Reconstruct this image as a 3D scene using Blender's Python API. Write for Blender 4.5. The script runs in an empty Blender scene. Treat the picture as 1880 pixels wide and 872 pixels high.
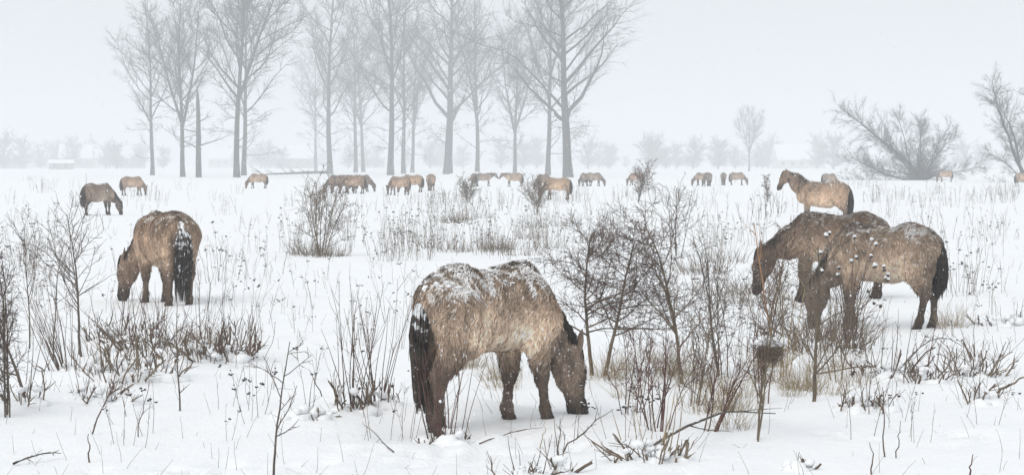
import bpy, math, random
import numpy as np

scene = bpy.context.scene
COL = scene.collection
R = math.radians

# ------------------------------------------------------------------ camera, sky, sun, exposure
LENS = 75.0
FPX = 1880 * LENS / 36.0          # focal length in photo pixels
HORIZON = 302.0
CAM_H = 2.05
PITCH = math.atan((436 - HORIZON) / FPX)
cam_data = bpy.data.cameras.new('camera')
cam_data.lens = LENS
cam_data.sensor_width = 36
cam_data.clip_start = 0.1
cam_data.clip_end = 6000
cam = bpy.data.objects.new('camera', cam_data)
COL.objects.link(cam)
cam.location = (0, 0, CAM_H)
cam.rotation_euler = (math.pi / 2 - PITCH, 0, 0)
scene.camera = cam

SUN_EL, SUN_AZ = 48, 215           # behind the camera, to the left; very soft
world = bpy.data.worlds.new('World')
scene.world = world
world.use_nodes = True
nt = world.node_tree
nt.nodes.clear()
wo = nt.nodes.new('ShaderNodeOutputWorld')
sky = nt.nodes.new('ShaderNodeTexSky')
sky.sky_type = 'NISHITA'
sky.sun_disc = False
sky.sun_elevation = R(SUN_EL)
sky.sun_rotation = R(SUN_AZ)
sky.dust_density = 6
b1 = nt.nodes.new('ShaderNodeBackground'); b1.inputs[1].default_value = 0.10
nt.links.new(sky.outputs[0], b1.inputs[0])
b2 = nt.nodes.new('ShaderNodeBackground')          # the overcast: an even cloud deck
b2.inputs[0].default_value = (0.80, 0.838, 0.868, 1); b2.inputs[1].default_value = 1.0
mx = nt.nodes.new('ShaderNodeMixShader'); mx.inputs[0].default_value = 0.9
nt.links.new(b1.outputs[0], mx.inputs[1]); nt.links.new(b2.outputs[0], mx.inputs[2])
nt.links.new(mx.outputs[0], wo.inputs[0])
sun_data = bpy.data.lights.new('sun', 'SUN')
sun_data.energy = 1.3
sun_data.angle = R(45)
sun_data.color = (1.0, 0.97, 0.93)
sun = bpy.data.objects.new('sun', sun_data)
COL.objects.link(sun)
sun.rotation_euler = (R(90 - SUN_EL), 0, R(180 - SUN_AZ))
scene.view_settings.view_transform = 'Standard'
scene.view_settings.look = 'None'
scene.view_settings.exposure = 0.0
scene.view_settings.gamma = 1.0
scene.cycles.max_bounces = 6
scene.cycles.diffuse_bounces = 3
scene.cycles.volume_bounces = 2
scene.cycles.use_denoising = True

# ------------------------------------------------------------------ noise, terrain height
def _hash(ix, iy, iz, seed):
    n = (ix * 374761393 + iy * 668265263 + iz * 2147483647 + seed * 1274126177) & 0xffffffff
    n = ((n ^ (n >> 13)) * 1274126177) & 0xffffffff
    n = (n ^ (n >> 16)) & 0xffff
    return n / 65535.0

def vnoise(x, y, z=0.0, seed=0):
    x = np.asarray(x, float); y = np.asarray(y, float); z = np.asarray(z, float) + 0 * x
    ix, iy, iz = np.floor(x).astype(np.int64), np.floor(y).astype(np.int64), np.floor(z).astype(np.int64)
    fx, fy, fz = x - ix, y - iy, z - iz
    fx = fx * fx * (3 - 2 * fx); fy = fy * fy * (3 - 2 * fy); fz = fz * fz * (3 - 2 * fz)
    r = 0
    for a in (0, 1):
        for b in (0, 1):
            for c in (0, 1):
                w = (fx if a else 1 - fx) * (fy if b else 1 - fy) * (fz if c else 1 - fz)
                r = r + w * _hash(ix + a, iy + b, iz + c, seed)
    return r * 2 - 1

def flat(px, py):                  # ground point under a photo pixel, flat ground
    d = FPX * CAM_H / (py - HORIZON)
    return (px - 940) / FPX * d, d

BUMPS = []                         # x, y, radius, height
def bump_px(px, py, rad, hgt):
    x, y = flat(px, py); BUMPS.append((x, y, rad, hgt))

def height(x, y):
    x = np.asarray(x, float); y = np.asarray(y, float)
    near = np.clip((75 - y) / 50, 0, 1)
    mid = np.clip((330 - y) / 250, 0, 1)
    h = 0.07 * vnoise(x / 14, y / 22, 0, 1) * mid * np.clip(y / 12, 0, 1)
    h = h + 0.05 * vnoise(x / 3.1, y / 3.9, 0, 2) * (0.25 + 0.75 * near) * mid
    h = h + 0.030 * vnoise(x / 1.1, y / 1.2, 0, 3) * near
    h = h + 0.014 * vnoise(x / 0.42, y / 0.42, 0, 4) * near
    h = np.array(h, float)
    for bx, by, br, bh in BUMPS:
        k = np.nonzero((np.abs(x - bx) < 2.2 * br) & (np.abs(y - by) < 2.2 * br))[0]
        if len(k):
            q = ((x[k] - bx) ** 2 + (y[k] - by) ** 2) / (br * br)
            h[k] += bh * np.exp(-q * 1.5)
    return h

def hgt(x, y):
    return float(height(np.array([x]), np.array([y]))[0])

def gp(px, py):                    # ground point under a photo pixel on the real terrain
    h = 0.0
    for _ in range(6):
        d = FPX * (CAM_H - h) / (py - HORIZON)
        x = (px - 940) / FPX * d
        h = 0.5 * h + 0.5 * hgt(x, d)
    return x, d, hgt(x, d)

# ------------------------------------------------------------------ materials
def mat_new(name):
    m = bpy.data.materials.new(name); m.use_nodes = True
    t = m.node_tree; bs = t.nodes['Principled BSDF']
    bs.inputs['Specular IOR Level'].default_value = 0.2
    return m, t, bs

def noise_node(t, scale, detail=3, coord='Object', vec=None):
    n = t.nodes.new('ShaderNodeTexNoise'); n.inputs['Scale'].default_value = scale; n.inputs['Detail'].default_value = detail
    if vec is None:
        tc = t.nodes.new('ShaderNodeTexCoord'); vec = tc.outputs[coord]
    t.links.new(vec, n.inputs['Vector'])
    return n

def ramp(t, src, stops):
    r = t.nodes.new('ShaderNodeValToRGB')
    el = r.color_ramp.elements
    while len(el) < len(stops): el.new(0.5)
    for e, (p, c) in zip(el, stops):
        e.position = p; e.color = (c[0], c[1], c[2], 1)
    t.links.new(src, r.inputs[0])
    return r

def mat_noise(name, c1, c2, scale, rough=0.85, snow=0.0, snow_scale=8.0, bump=0.0):
    """two-tone noise; snow > 0 lays caught snow on what faces up"""
    m, t, bs = mat_new(name)
    n = noise_node(t, scale)
    r = ramp(t, n.outputs[0], [(0.3, c1), (0.7, c2)])
    out = r.outputs[0]
    if snow > 0:
        g = t.nodes.new('ShaderNodeNewGeometry')
        sx = t.nodes.new('ShaderNodeSeparateXYZ'); t.links.new(g.outputs['Normal'], sx.inputs[0])
        n2 = noise_node(t, snow_scale, 2)
        a = t.nodes.new('ShaderNodeMath'); a.operation = 'MULTIPLY_ADD'
        t.links.new(n2.outputs[0], a.inputs[0]); a.inputs[1].default_value = 2.4; t.links.new(sx.outputs['Z'], a.inputs[2])
        k = t.nodes.new('ShaderNodeMapRange'); t.links.new(a.outputs[0], k.inputs[0])
        k.inputs[1].default_value = 2.3 - snow; k.inputs[2].default_value = 2.5 - snow
        mixn = t.nodes.new('ShaderNodeMix'); mixn.data_type = 'RGBA'
        t.links.new(k.outputs[0], mixn.inputs[0]); t.links.new(out, mixn.inputs[6]); mixn.inputs[7].default_value = (0.86, 0.88, 0.9, 1)
        out = mixn.outputs[2]
    t.links.new(out, bs.inputs['Base Color'])
    bs.inputs['Roughness'].default_value = rough
    if bump:
        bn = t.nodes.new('ShaderNodeBump'); bn.inputs['Strength'].default_value = bump
        t.links.new(n.outputs[0], bn.inputs['Height']); t.links.new(bn.outputs[0], bs.inputs['Normal'])
    return m

M = {}
def snow_material():
    m, t, bs = mat_new('snow')
    n = noise_node(t, 1.7, 4); n2 = noise_node(t, 26.0, 5)
    r = ramp(t, n.outputs[0], [(0.3, (0.875, 0.888, 0.905)), (0.7, (0.905, 0.913, 0.922))])
    t.links.new(r.outputs[0], bs.inputs['Base Color']); bs.inputs['Roughness'].default_value = 0.7
    a = t.nodes.new('ShaderNodeMath'); a.operation = 'ADD'
    n3 = noise_node(t, 7.0, 3)
    t.links.new(n2.outputs[0], a.inputs[0]); t.links.new(n3.outputs[0], a.inputs[1])
    bn = t.nodes.new('ShaderNodeBump'); bn.inputs['Strength'].default_value = 0.5; bn.inputs['Distance'].default_value = 0.03
    t.links.new(a.outputs[0], bn.inputs['Height']); t.links.new(bn.outputs[0], bs.inputs['Normal'])
    return m
M['snow'] = snow_material()

def coat_material():
    m, t, bs = mat_new('coat')
    at = t.nodes.new('ShaderNodeAttribute'); at.attribute_name = 'Col'
    oi = t.nodes.new('ShaderNodeObjectInfo')
    n = noise_node(t, 45, 3)
    r = ramp(t, n.outputs[0], [(0.3, (0.72, 0.72, 0.72)), (0.7, (1.22, 1.22, 1.22))])
    m1 = t.nodes.new('ShaderNodeMix'); m1.data_type = 'RGBA'; m1.blend_type = 'MULTIPLY'; m1.inputs[0].default_value = 1
    t.links.new(at.outputs['Color'], m1.inputs[6]); t.links.new(r.outputs[0], m1.inputs[7])
    m2 = t.nodes.new('ShaderNodeMix'); m2.data_type = 'RGBA'; m2.blend_type = 'MULTIPLY'; m2.inputs[0].default_value = 1
    t.links.new(m1.outputs[2], m2.inputs[6]); t.links.new(oi.outputs['Color'], m2.inputs[7])
    # snow caught in the coat along the back
    g = t.nodes.new('ShaderNodeNewGeometry')
    sx = t.nodes.new('ShaderNodeSeparateXYZ'); t.links.new(g.outputs['Normal'], sx.inputs[0])
    n2 = noise_node(t, 17, 4)
    a = t.nodes.new('ShaderNodeMath'); a.operation = 'MULTIPLY_ADD'
    t.links.new(n2.outputs[0], a.inputs[0]); a.inputs[1].default_value = 2.2; t.links.new(sx.outputs['Z'], a.inputs[2])
    k = t.nodes.new('ShaderNodeMapRange'); t.links.new(a.outputs[0], k.inputs[0])
    k.inputs[1].default_value = 2.12; k.inputs[2].default_value = 2.3; k.inputs[4].default_value = 0.8
    m3 = t.nodes.new('ShaderNodeMix'); m3.data_type = 'RGBA'
    t.links.new(k.outputs[0], m3.inputs[0]); t.links.new(m2.outputs[2], m3.inputs[6]); m3.inputs[7].default_value = (0.84, 0.86, 0.88, 1)
    t.links.new(m3.outputs[2], bs.inputs['Base Color'])
    bs.inputs['Roughness'].default_value = 0.9
    bn = t.nodes.new('ShaderNodeBump'); bn.inputs['Strength'].default_value = 0.5; bn.inputs['Distance'].default_value = 0.02
    t.links.new(n.outputs[0], bn.inputs['Height']); t.links.new(bn.outputs[0], bs.inputs['Normal'])
    return m
M['coat'] = coat_material()

def attr_material(name, rough=0.85):
    m, t, bs = mat_new(name)
    at = t.nodes.new('ShaderNodeAttribute'); at.attribute_name = 'Col'
    oi = t.nodes.new('ShaderNodeObjectInfo')
    m2 = t.nodes.new('ShaderNodeMix'); m2.data_type = 'RGBA'; m2.blend_type = 'MULTIPLY'; m2.inputs[0].default_value = 1
    t.links.new(at.outputs['Color'], m2.inputs[6]); t.links.new(oi.outputs['Color'], m2.inputs[7])
    t.links.new(m2.outputs[2], bs.inputs['Base Color']); bs.inputs['Roughness'].default_value = rough
    return m
M['fur'] = attr_material('fur', 0.8)
M['mane'] = mat_noise('mane_hair', (0.022, 0.019, 0.018), (0.07, 0.058, 0.05), 14, 0.75, snow=0.22, snow_scale=14)
M['tail'] = mat_noise('tail_hair', (0.022, 0.019, 0.018), (0.085, 0.066, 0.054), 16, 0.75, snow=0.86, snow_scale=17)
M['eye'] = mat_noise('eye_dark', (0.01, 0.008, 0.007), (0.02, 0.015, 0.012), 30, 0.15)
M['poplar_bark'] = mat_noise('poplar_bark', (0.03, 0.031, 0.033), (0.075, 0.073, 0.072), 1.5, 0.9, snow=0.20, snow_scale=1.2)
M['twig_far'] = mat_noise('far_twigs', (0.045, 0.043, 0.044), (0.085, 0.08, 0.078), 0.8, 0.9)
M['bark'] = mat_noise('shrub_bark', (0.060, 0.050, 0.042), (0.16, 0.135, 0.11), 9, 0.85, snow=0.10, snow_scale=12)
M['bark_green'] = mat_noise('sapling_bark', (0.085, 0.066, 0.046), (0.22, 0.175, 0.125), 7, 0.85, snow=0.05, snow_scale=12)
M['twig'] = mat_noise('shrub_twigs', (0.065, 0.042, 0.035), (0.17, 0.118, 0.095), 6, 0.8)
M['twig_red'] = mat_noise('red_twigs', (0.070, 0.034, 0.030), (0.17, 0.095, 0.075), 5, 0.7)
M['straw'] = mat_noise('straw', (0.22, 0.16, 0.09), (0.46, 0.37, 0.24), 6, 0.85)
M['weed'] = mat_noise('dry_weed', (0.09, 0.068, 0.05), (0.24, 0.19, 0.14), 5, 0.85)
M['seed'] = mat_noise('seed_head', (0.035, 0.026, 0.022), (0.10, 0.075, 0.06), 40, 0.9, snow=0.35, snow_scale=40)
M['cut_wood'] = mat_noise('cut_wood', (0.055, 0.040, 0.032), (0.22, 0.165, 0.115), 22, 0.85, snow=0.25, snow_scale=20)
M['peeled'] = mat_noise('peeled_wood', (0.30, 0.15, 0.07), (0.48, 0.28, 0.15), 9, 0.8)
M['wall'] = mat_noise('house_wall', (0.20, 0.15, 0.13), (0.34, 0.27, 0.23), 0.6, 0.9)
M['wall_pale'] = mat_noise('house_wall_pale', (0.42, 0.40, 0.37), (0.55, 0.52, 0.48), 0.5, 0.9)
M['pane'] = mat_noise('window_pane', (0.03, 0.035, 0.04), (0.06, 0.065, 0.07), 2, 0.2)
M['slate'] = mat_noise('spire_slate', (0.09, 0.10, 0.11), (0.15, 0.16, 0.17), 1, 0.7)

# ------------------------------------------------------------------ object helpers
def tag(o, label=None, cat=None, group=None, kind=None):
    if label: o['label'] = label
    if cat: o['category'] = cat
    if group: o['group'] = group
    if kind: o['kind'] = kind
    return o

def new_obj(name, data, parent=None):
    o = bpy.data.objects.new(name, data); COL.objects.link(o)
    if parent is not None: o.parent = parent
    return o

def thing(name, label, cat, loc=(0, 0, 0), rz=0.0, sc=1.0, group=None):
    o = new_obj(name, None); o.empty_display_size = 0.3
    o.location = loc; o.rotation_euler = (0, 0, rz); o.scale = (sc, sc, sc)
    return tag(o, label, cat, group)

def mesh_np(name, V, F, mat, smooth=True, col=None):
    """V (n,3), F (m,3|4) int array or list of such arrays"""
    if not isinstance(F, list): F = [F]
    F = [f for f in F if len(f)]
    me = bpy.data.meshes.new(name)
    nv = len(V)
    me.vertices.add(nv); me.vertices.foreach_set('co', np.ascontiguousarray(V, dtype=np.float32).ravel())
    loops = np.concatenate([f.ravel() for f in F]).astype(np.int32)
    tot = np.concatenate([np.full(len(f), f.shape[1], np.int32) for f in F])
    start = np.concatenate([[0], np.cumsum(tot)[:-1]]).astype(np.int32)
    me.loops.add(len(loops)); me.loops.foreach_set('vertex_index', loops)
    me.polygons.add(len(tot)); me.polygons.foreach_set('loop_start', start); me.polygons.foreach_set('loop_total', tot)
    me.polygons.foreach_set('use_smooth', np.full(len(tot), smooth, bool))
    if col is not None:
        ca = me.color_attributes.new('Col', 'FLOAT_COLOR', 'POINT')
        c4 = np.ones((nv, 4), np.float32); c4[:, :3] = col
        ca.data.foreach_set('color', c4.ravel())
    me.materials.append(mat)
    me.update(); me.validate()
    return me

class Tubes:
    """collects tapered tubes and builds them all at once"""
    def __init__(self): self.g = {}; self.extra = []
    def add(self, pts, rad, sides=3):
        self.g.setdefault((len(pts), sides), []).append((pts, rad))
    def blob(self, c, r, squash=1.0, seed=0):
        self.extra.append((c, r, squash, seed))
    def arrays(self):
        Vs, Fs, off = [], [], 0
        for (n, s), lst in self.g.items():
            P = np.array([a for a, _ in lst], float); Rr = np.array([b for _, b in lst], float)
            T = np.gradient(P, axis=1)
            T /= np.linalg.norm(T, axis=2, keepdims=True) + 1e-12
            T0 = T[:, :1].repeat(n, 1)
            ref = np.where(np.abs(T0[..., 2:3]) > 0.8, np.array([1.0, 0, 0]), np.array([0, 0, 1.0]))
            U = np.cross(T, ref); U /= np.linalg.norm(U, axis=2, keepdims=True) + 1e-12
            W = np.cross(T, U)
            ang = np.arange(s) * 2 * math.pi / s
            V = P[:, :, None] + Rr[:, :, None, None] * (U[:, :, None] * np.cos(ang)[None, None, :, None] + W[:, :, None] * np.sin(ang)[None, None, :, None])
            B = len(lst)
            idx = off + np.arange(B * n * s).reshape(B, n, s)
            a = idx[:, :-1]; b = idx[:, 1:]
            F = np.stack([a, np.roll(a, -1, 2), np.roll(b, -1, 2), b], -1).reshape(-1, 4)
            Vs.append(V.reshape(-1, 3)); Fs.append(F); off += B * n * s
        for c, r, sq, seed in self.extra:
            v = ICO_V.copy()
            nz = 1 + 0.38 * vnoise(v[:, 0] * 1.9 + seed, v[:, 1] * 1.9, v[:, 2] * 1.9, seed)
            v = v * nz[:, None] * r; v[:, 2] *= sq
            Vs.append(v + np.array(c)); Fs.append(np.c_[ICO_F, ICO_F[:, 2]][:, :3] + off); off += len(v)
        return Vs, Fs
    def mesh(self, name, mat):
        Vs, Fs = self.arrays()
        if not Vs: return None
        q = [f for f in Fs if f.shape[1] == 4]; t = [f for f in Fs if f.shape[1] == 3]
        out = []
        if q: out.append(np.concatenate(q))
        if t: out.append(np.concatenate(t))
        return mesh_np(name, np.concatenate(Vs), out, mat)

def _ico(sub):
    import bmesh
    bm = bmesh.new(); bmesh.ops.create_icosphere(bm, subdivisions=sub, radius=1)
    v = np.array([x.co[:] for x in bm.verts]); bm.verts.index_update()
    f = np.array([[x.index for x in p.verts] for p in bm.faces]); bm.free()
    return v, f
ICO_V, ICO_F = _ico(2)
ICO1_V, ICO1_F = _ico(1)

def box_arrays(c, s):
    x, y, z = s[0] / 2, s[1] / 2, s[2] / 2
    v = np.array([(-x, -y, -z), (x, -y, -z), (x, y, -z), (-x, y, -z), (-x, -y, z), (x, -y, z), (x, y, z), (-x, y, z)]) + np.array(c)
    f = np.array([(0, 3, 2, 1), (4, 5, 6, 7), (0, 1, 5, 4), (1, 2, 6, 5), (2, 3, 7, 6), (3, 0, 4, 7)])
    return v, f

# ------------------------------------------------------------------ plants: branch growth
def norm(v):
    l = math.sqrt(v[0] ** 2 + v[1] ** 2 + v[2] ** 2) or 1
    return (v[0] / l, v[1] / l, v[2] / l)

def grow(rng, p, d, L, n, wob=0.12, up=0.0):
    pts = [p]; d = norm(d); s = L / n
    for i in range(n):
        d = norm((d[0] + rng.gauss(0, wob), d[1] + rng.gauss(0, wob), d[2] + rng.gauss(0, wob) + up))
        p = (p[0] + d[0] * s, p[1] + d[1] * s, p[2] + d[2] * s)
        pts.append(p)
    return pts

def at_line(pts, t):
    f = t * (len(pts) - 1); i = min(int(f), len(pts) - 2); f -= i
    a, b = pts[i], pts[i + 1]
    p = tuple(a[k] + (b[k] - a[k]) * f for k in range(3))
    return p, norm(tuple(b[k] - a[k] for k in range(3)))

def side_dir(rng, d, ang, az=None):
    """a direction leaning away from d by ang"""
    a = rng.uniform(0, 2 * math.pi) if az is None else az
    ref = (1, 0, 0) if abs(d[2]) > 0.7 else (0, 0, 1)
    u = norm((d[1] * ref[2] - d[2] * ref[1], d[2] * ref[0] - d[0] * ref[2], d[0] * ref[1] - d[1] * ref[0]))
    w = (d[1] * u[2] - d[2] * u[1], d[2] * u[0] - d[0] * u[2], d[0] * u[1] - d[1] * u[0])
    ca, sa = math.cos(ang), math.sin(ang)
    return tuple(d[k] * ca + (u[k] * math.cos(a) + w[k] * math.sin(a)) * sa for k in range(3))

def taper(r0, r1, n): return [r0 + (r1 - r0) * (i / n) for i in range(n + 1)]

def poplar(seed, H, r0, lean=0.0, fork=0, low=0.22, dense=1.0, limb_ang=(0.6, 1.05), twr=0.014):
    rng = random.Random(seed)
    tr, cr = Tubes(), Tubes()
    trunks = []
    main = grow(rng, (0, 0, -0.3), (lean, 0, 1), H, 14, 0.025, 0.02)
    trunks.append((main, r0, H, low))
    for _ in range(fork):
        t = rng.uniform(0.22, 0.4); p, d = at_line(main, t)
        l2 = H * (1 - t) * 0.95
        trunks.append((grow(rng, p, side_dir(rng, d, rng.uniform(0.22, 0.4)), l2, 10, 0.04, 0.07), r0 * 0.62, l2, 0.12))
    for pts, r, L, lo in trunks:
        n = len(pts) - 1
        tr.add(pts, [r * (1.22 if i == 0 and r == r0 else 1) * (1 - 0.93 * (i / n) ** 0.85) + 0.02 for i in range(n + 1)], 8)
        nl = int(L * 0.85 * dense)
        az = rng.uniform(0, 6)
        for k in range(nl):
            t = lo + (0.97 - lo) * ((k + rng.random()) / nl)
            p, d = at_line(pts, t)
            az += 2.4 + rng.gauss(0, 0.5)
            rr = r * (1 - 0.93 * t ** 0.85) * rng.uniform(0.36, 0.66) + 0.02
            ll = L * (1 - t) * rng.uniform(0.34, 0.66) + L * rng.uniform(0.05, 0.10)
            if t < lo + 0.18 and rng.random() < 0.45: ll *= 0.45; rr *= 0.5
            lp = grow(rng, p, side_dir(rng, d, rng.uniform(*limb_ang), az), ll, 9, 0.11, 0.06)
            tr.add(lp, taper(rr, 0.018, 9), 5)
            for j in range(int(3 + ll * 1.2 * dense)):
                t2 = rng.uniform(0.18, 1.0); p2, d2 = at_line(lp, t2)
                l3 = ll * rng.uniform(0.14, 0.38) * (1.15 - 0.5 * t2) + 0.5
                bp = grow(rng, p2, side_dir(rng, d2, rng.uniform(0.4, 0.9)), l3, 4, 0.12, 0.05)
                cr.add(bp, taper(min(rr * 0.4, 0.034) + 0.008, twr * 0.5, 4), 3)
                for q in range(int(3 + l3 * 2.7)):
                    p3, d3 = at_line(bp, rng.uniform(0.15, 1))
                    cr.add(grow(rng, p3, side_dir(rng, d3, rng.uniform(0.3, 0.9)), rng.uniform(0.5, 1.3) + 0.12 * l3, 2, 0.15, 0.02), taper(twr, twr * 0.4, 2), 3)
    for k in range(9):                                    # thin drooping shoots low on the trunk
        p, d = at_line(main, rng.uniform(0.10, low + 0.08))
        lp = grow(rng, p, side_dir(rng, d, rng.uniform(0.9, 1.5)), rng.uniform(2.0, 6.5), 7, 0.13, 0.0)
        cr.add(lp, taper(rng.uniform(.035, .075), 0.012, 7), 4)
        for j in range(9):
            p2, d2 = at_line(lp, rng.uniform(.2, 1)); bp = grow(rng, p2, side_dir(rng, d2, rng.uniform(.4, .9)), rng.uniform(.6, 2.0), 4, .15, -.02); cr.add(bp, taper(.02, .008, 4), 3)
            for q in range(3):
                p3, d3 = at_line(bp, rng.uniform(.2, 1)); cr.add(grow(rng, p3, side_dir(rng, d3, .6), rng.uniform(.3, .8), 2, .15, -.02), taper(twr, twr * .4, 2), 3)
    return tr.mesh('trunk', M['poplar_bark']), cr.mesh('crown', M['twig_far'])

def willow(seed, stems, dense=1.0, twr=0.012, ball=None):
    """stems: list of (dx, dy, dz, length, r)"""
    rng = random.Random(seed)
    tr, cr = Tubes(), Tubes()
    for dx, dy, dz, L, r in stems:
        pts = grow(rng, (rng.gauss(0, 0.2), rng.gauss(0, 0.2), -0.1), (dx, dy, dz), L, 9, 0.10, 0.02 if dz > 0.2 else 0.0)
        tr.add(pts, [r * .78 * (1 - 0.9 * (i / 9)) + 0.012 for i in range(10)], 6)
        for k in range(int(L * 3.6 * dense)):
            t = rng.uniform(0.2, 1.0); p, d = at_line(pts, t)
            ll = L * rng.uniform(0.12, 0.34) * (1.2 - 0.6 * t) + 0.3
            lp = grow(rng, p, side_dir(rng, d, rng.uniform(0.4, 1.2)), ll, 5, 0.17, 0.05)
            cr.add(lp, taper(r * 0.13 * (1 - 0.7 * t) + 0.009, 0.006, 5), 3)
            for q in range(int(5 + ll * 6 * dense)):
                p2, d2 = at_line(lp, rng.uniform(0.15, 1))
                cr.add(grow(rng, p2, side_dir(rng, d2, rng.uniform(0.3, 1.1)), rng.uniform(0.35, 1.0), 2, 0.18, 0.02), taper(twr, twr * 0.4, 2), 3)
    if ball:
        n, rad = ball
        for k in range(n):
            d = norm((rng.gauss(0, 1), rng.gauss(0, 1), abs(rng.gauss(0, 0.8)) + 0.15))
            L = rad * rng.uniform(0.5, 1.05)
            lp = grow(rng, (rng.gauss(0, .25), rng.gauss(0, .25), 0.05), d, L, 5, 0.10, 0.03)
            cr.add(lp, taper(0.03, 0.008, 5), 3)
            for q in range(9):
                p2, d2 = at_line(lp, rng.uniform(0.25, 1))
                cr.add(grow(rng, p2, side_dir(rng, d2, rng.uniform(0.25, 0.8)), rng.uniform(0.3, 0.9), 2, 0.12, 0.04), taper(twr, twr * 0.4, 2), 3)
    return tr.mesh('trunk', M['poplar_bark']), cr.mesh('crown', M['twig_far'])

FINE = {'twigs', 'shoots', 'stubs', 'seed_heads', 'burr', 'snow_cap', 'blades', 'stems', 'crown', 'limbs'}
def put_tree(name, meshes, loc, rz, sc, label, group=None, cat='tree', parts=('trunk', 'crown')):
    o = thing(name, label, cat, loc, rz, sc, group)
    for me, nm in zip(meshes, parts):
        if me is not None:
            c = new_obj(nm, me, o)
            if nm in FINE: c['kind'] = 'stuff'
    return o

# ------------------------------------------------------------------ ground
def place_list_bumps():
    for px, py, r, h in [(220, 700, 0.9, 0.14), (330, 650, 0.9, 0.12), (430, 650, 0.7, 0.08), (680, 745, 0.5, 0.07), (560, 760, 0.5, 0.06),
                         (1200, 830, 0.6, 0.10), (1590, 745, 0.6, 0.09), (1660, 690, 0.8, 0.07), (1800, 720, 0.8, 0.10), (860, 745, 0.45, 0.09),
                         (1170, 690, 0.7, 0.07), (1040, 700, 0.8, 0.05), (60, 735, 0.8, 0.08), (1290, 770, 0.8, 0.06), (1420, 690, 0.8, 0.06)]:
        bump_px(px, py, r, h)
    x, y = flat(1510, 422); BUMPS.append((x, y, 9.0, 0.20))
    x, y = flat(862, 325); BUMPS.append((x, y, 5.0, 1.7))          # snow mound under the poplars
    for px, py in [(793, 783), (835, 789), (932, 780), (1002, 778), (1044, 772), (820, 800), (960, 795), (880, 790)]:
        x, y = flat(px, py); BUMPS.append((x, y, 0.13, -0.045)); BUMPS.append((x + .1, y - .12, 0.16, 0.03))
def trodden():
    rng = random.Random(88)
    trails = [((760, 830), (1050, 790), 26, .25), ((1050, 790), (1250, 860), 12, .3), ((520, 860), (800, 800), 18, .25), ((560, 600), (760, 760), 14, .25), ((230, 575), (400, 565), 20, .45), ((400, 570), (620, 610), 14, .4),
              ((1480, 615), (1760, 612), 24, .45), ((1740, 620), (1860, 680), 10, .3), ((560, 830), (200, 850), 14, .3), ((640, 520), (480, 560), 10, .4), ((1560, 800), (1860, 800), 14, .3)]
    for a, b, n, sp in trails:
        xa, ya = flat(*a); xb, yb = flat(*b)
        for k in range(n):
            f = (k + rng.random()) / n
            px, py = xa + (xb - xa) * f + rng.gauss(0, sp), ya + (yb - ya) * f + rng.gauss(0, sp)
            r = rng.uniform(.07, .13)
            BUMPS.append((px, py, r, -rng.uniform(.05, .10)))
            BUMPS.append((px + rng.uniform(-.14, .14), py + rng.uniform(-.16, .1), r * 1.1, rng.uniform(.015, .04)))
place_list_bumps()
trodden()

def build_ground():
    ys = list(np.linspace(-40, 6, 8))
    y = 6.0
    while y < 2600:
        y *= 1.0075 if y < 70 else 1.03
        ys.append(y)
    ys = np.array(ys)
    u = list(np.linspace(-1, 1, 330))
    e = 1.0; outer = []
    while e < 60: e *= 1.35; outer.append(e)
    u = np.array([-a for a in outer[::-1]] + u + outer)
    Y, U = np.meshgrid(ys, u, indexing='ij')
    X = U * (3.2 + 0.30 * np.clip(Y, 0, None))
    X = np.clip(X, -2600, 2600)
    keep = np.abs(X) <= 2600
    Z = height(X.ravel(), Y.ravel())
    Z = np.where(np.abs(U.ravel()) > 1.5, Z * 0.4, Z)
    V = np.c_[X.ravel(), Y.ravel(), Z]
    nr, nc = Y.shape
    idx = np.arange(nr * nc).reshape(nr, nc)
    F = np.stack([idx[:-1, :-1], idx[:-1, 1:], idx[1:, 1:], idx[1:, :-1]], -1).reshape(-1, 4)
    A = V[F]; w = A[:, :, 0].max(1) - A[:, :, 0].min(1)
    F = F[w > 1e-6]
    o = new_obj('ground', mesh_np('ground', V, F, M['snow']))
    tag(o, 'snow-covered meadow with soft hummocks', 'ground', kind='structure')
build_ground()

# ------------------------------------------------------------------ horses
HIDE = np.array
C_BODY = HIDE((0.45, 0.352, 0.270)); C_PALE = HIDE((0.70, 0.59, 0.48)); C_DARK = HIDE((0.235, 0.182, 0.145))
C_LEG = HIDE((0.15, 0.116, 0.094)); C_HOOF = HIDE((0.035, 0.032, 0.03)); C_FACE = HIDE((0.27, 0.212, 0.172)); C_MUZ = HIDE((0.045, 0.039, 0.036))
DOWN = (0, 0, -1); BACK = (-0.55, 0, -0.85)

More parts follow.
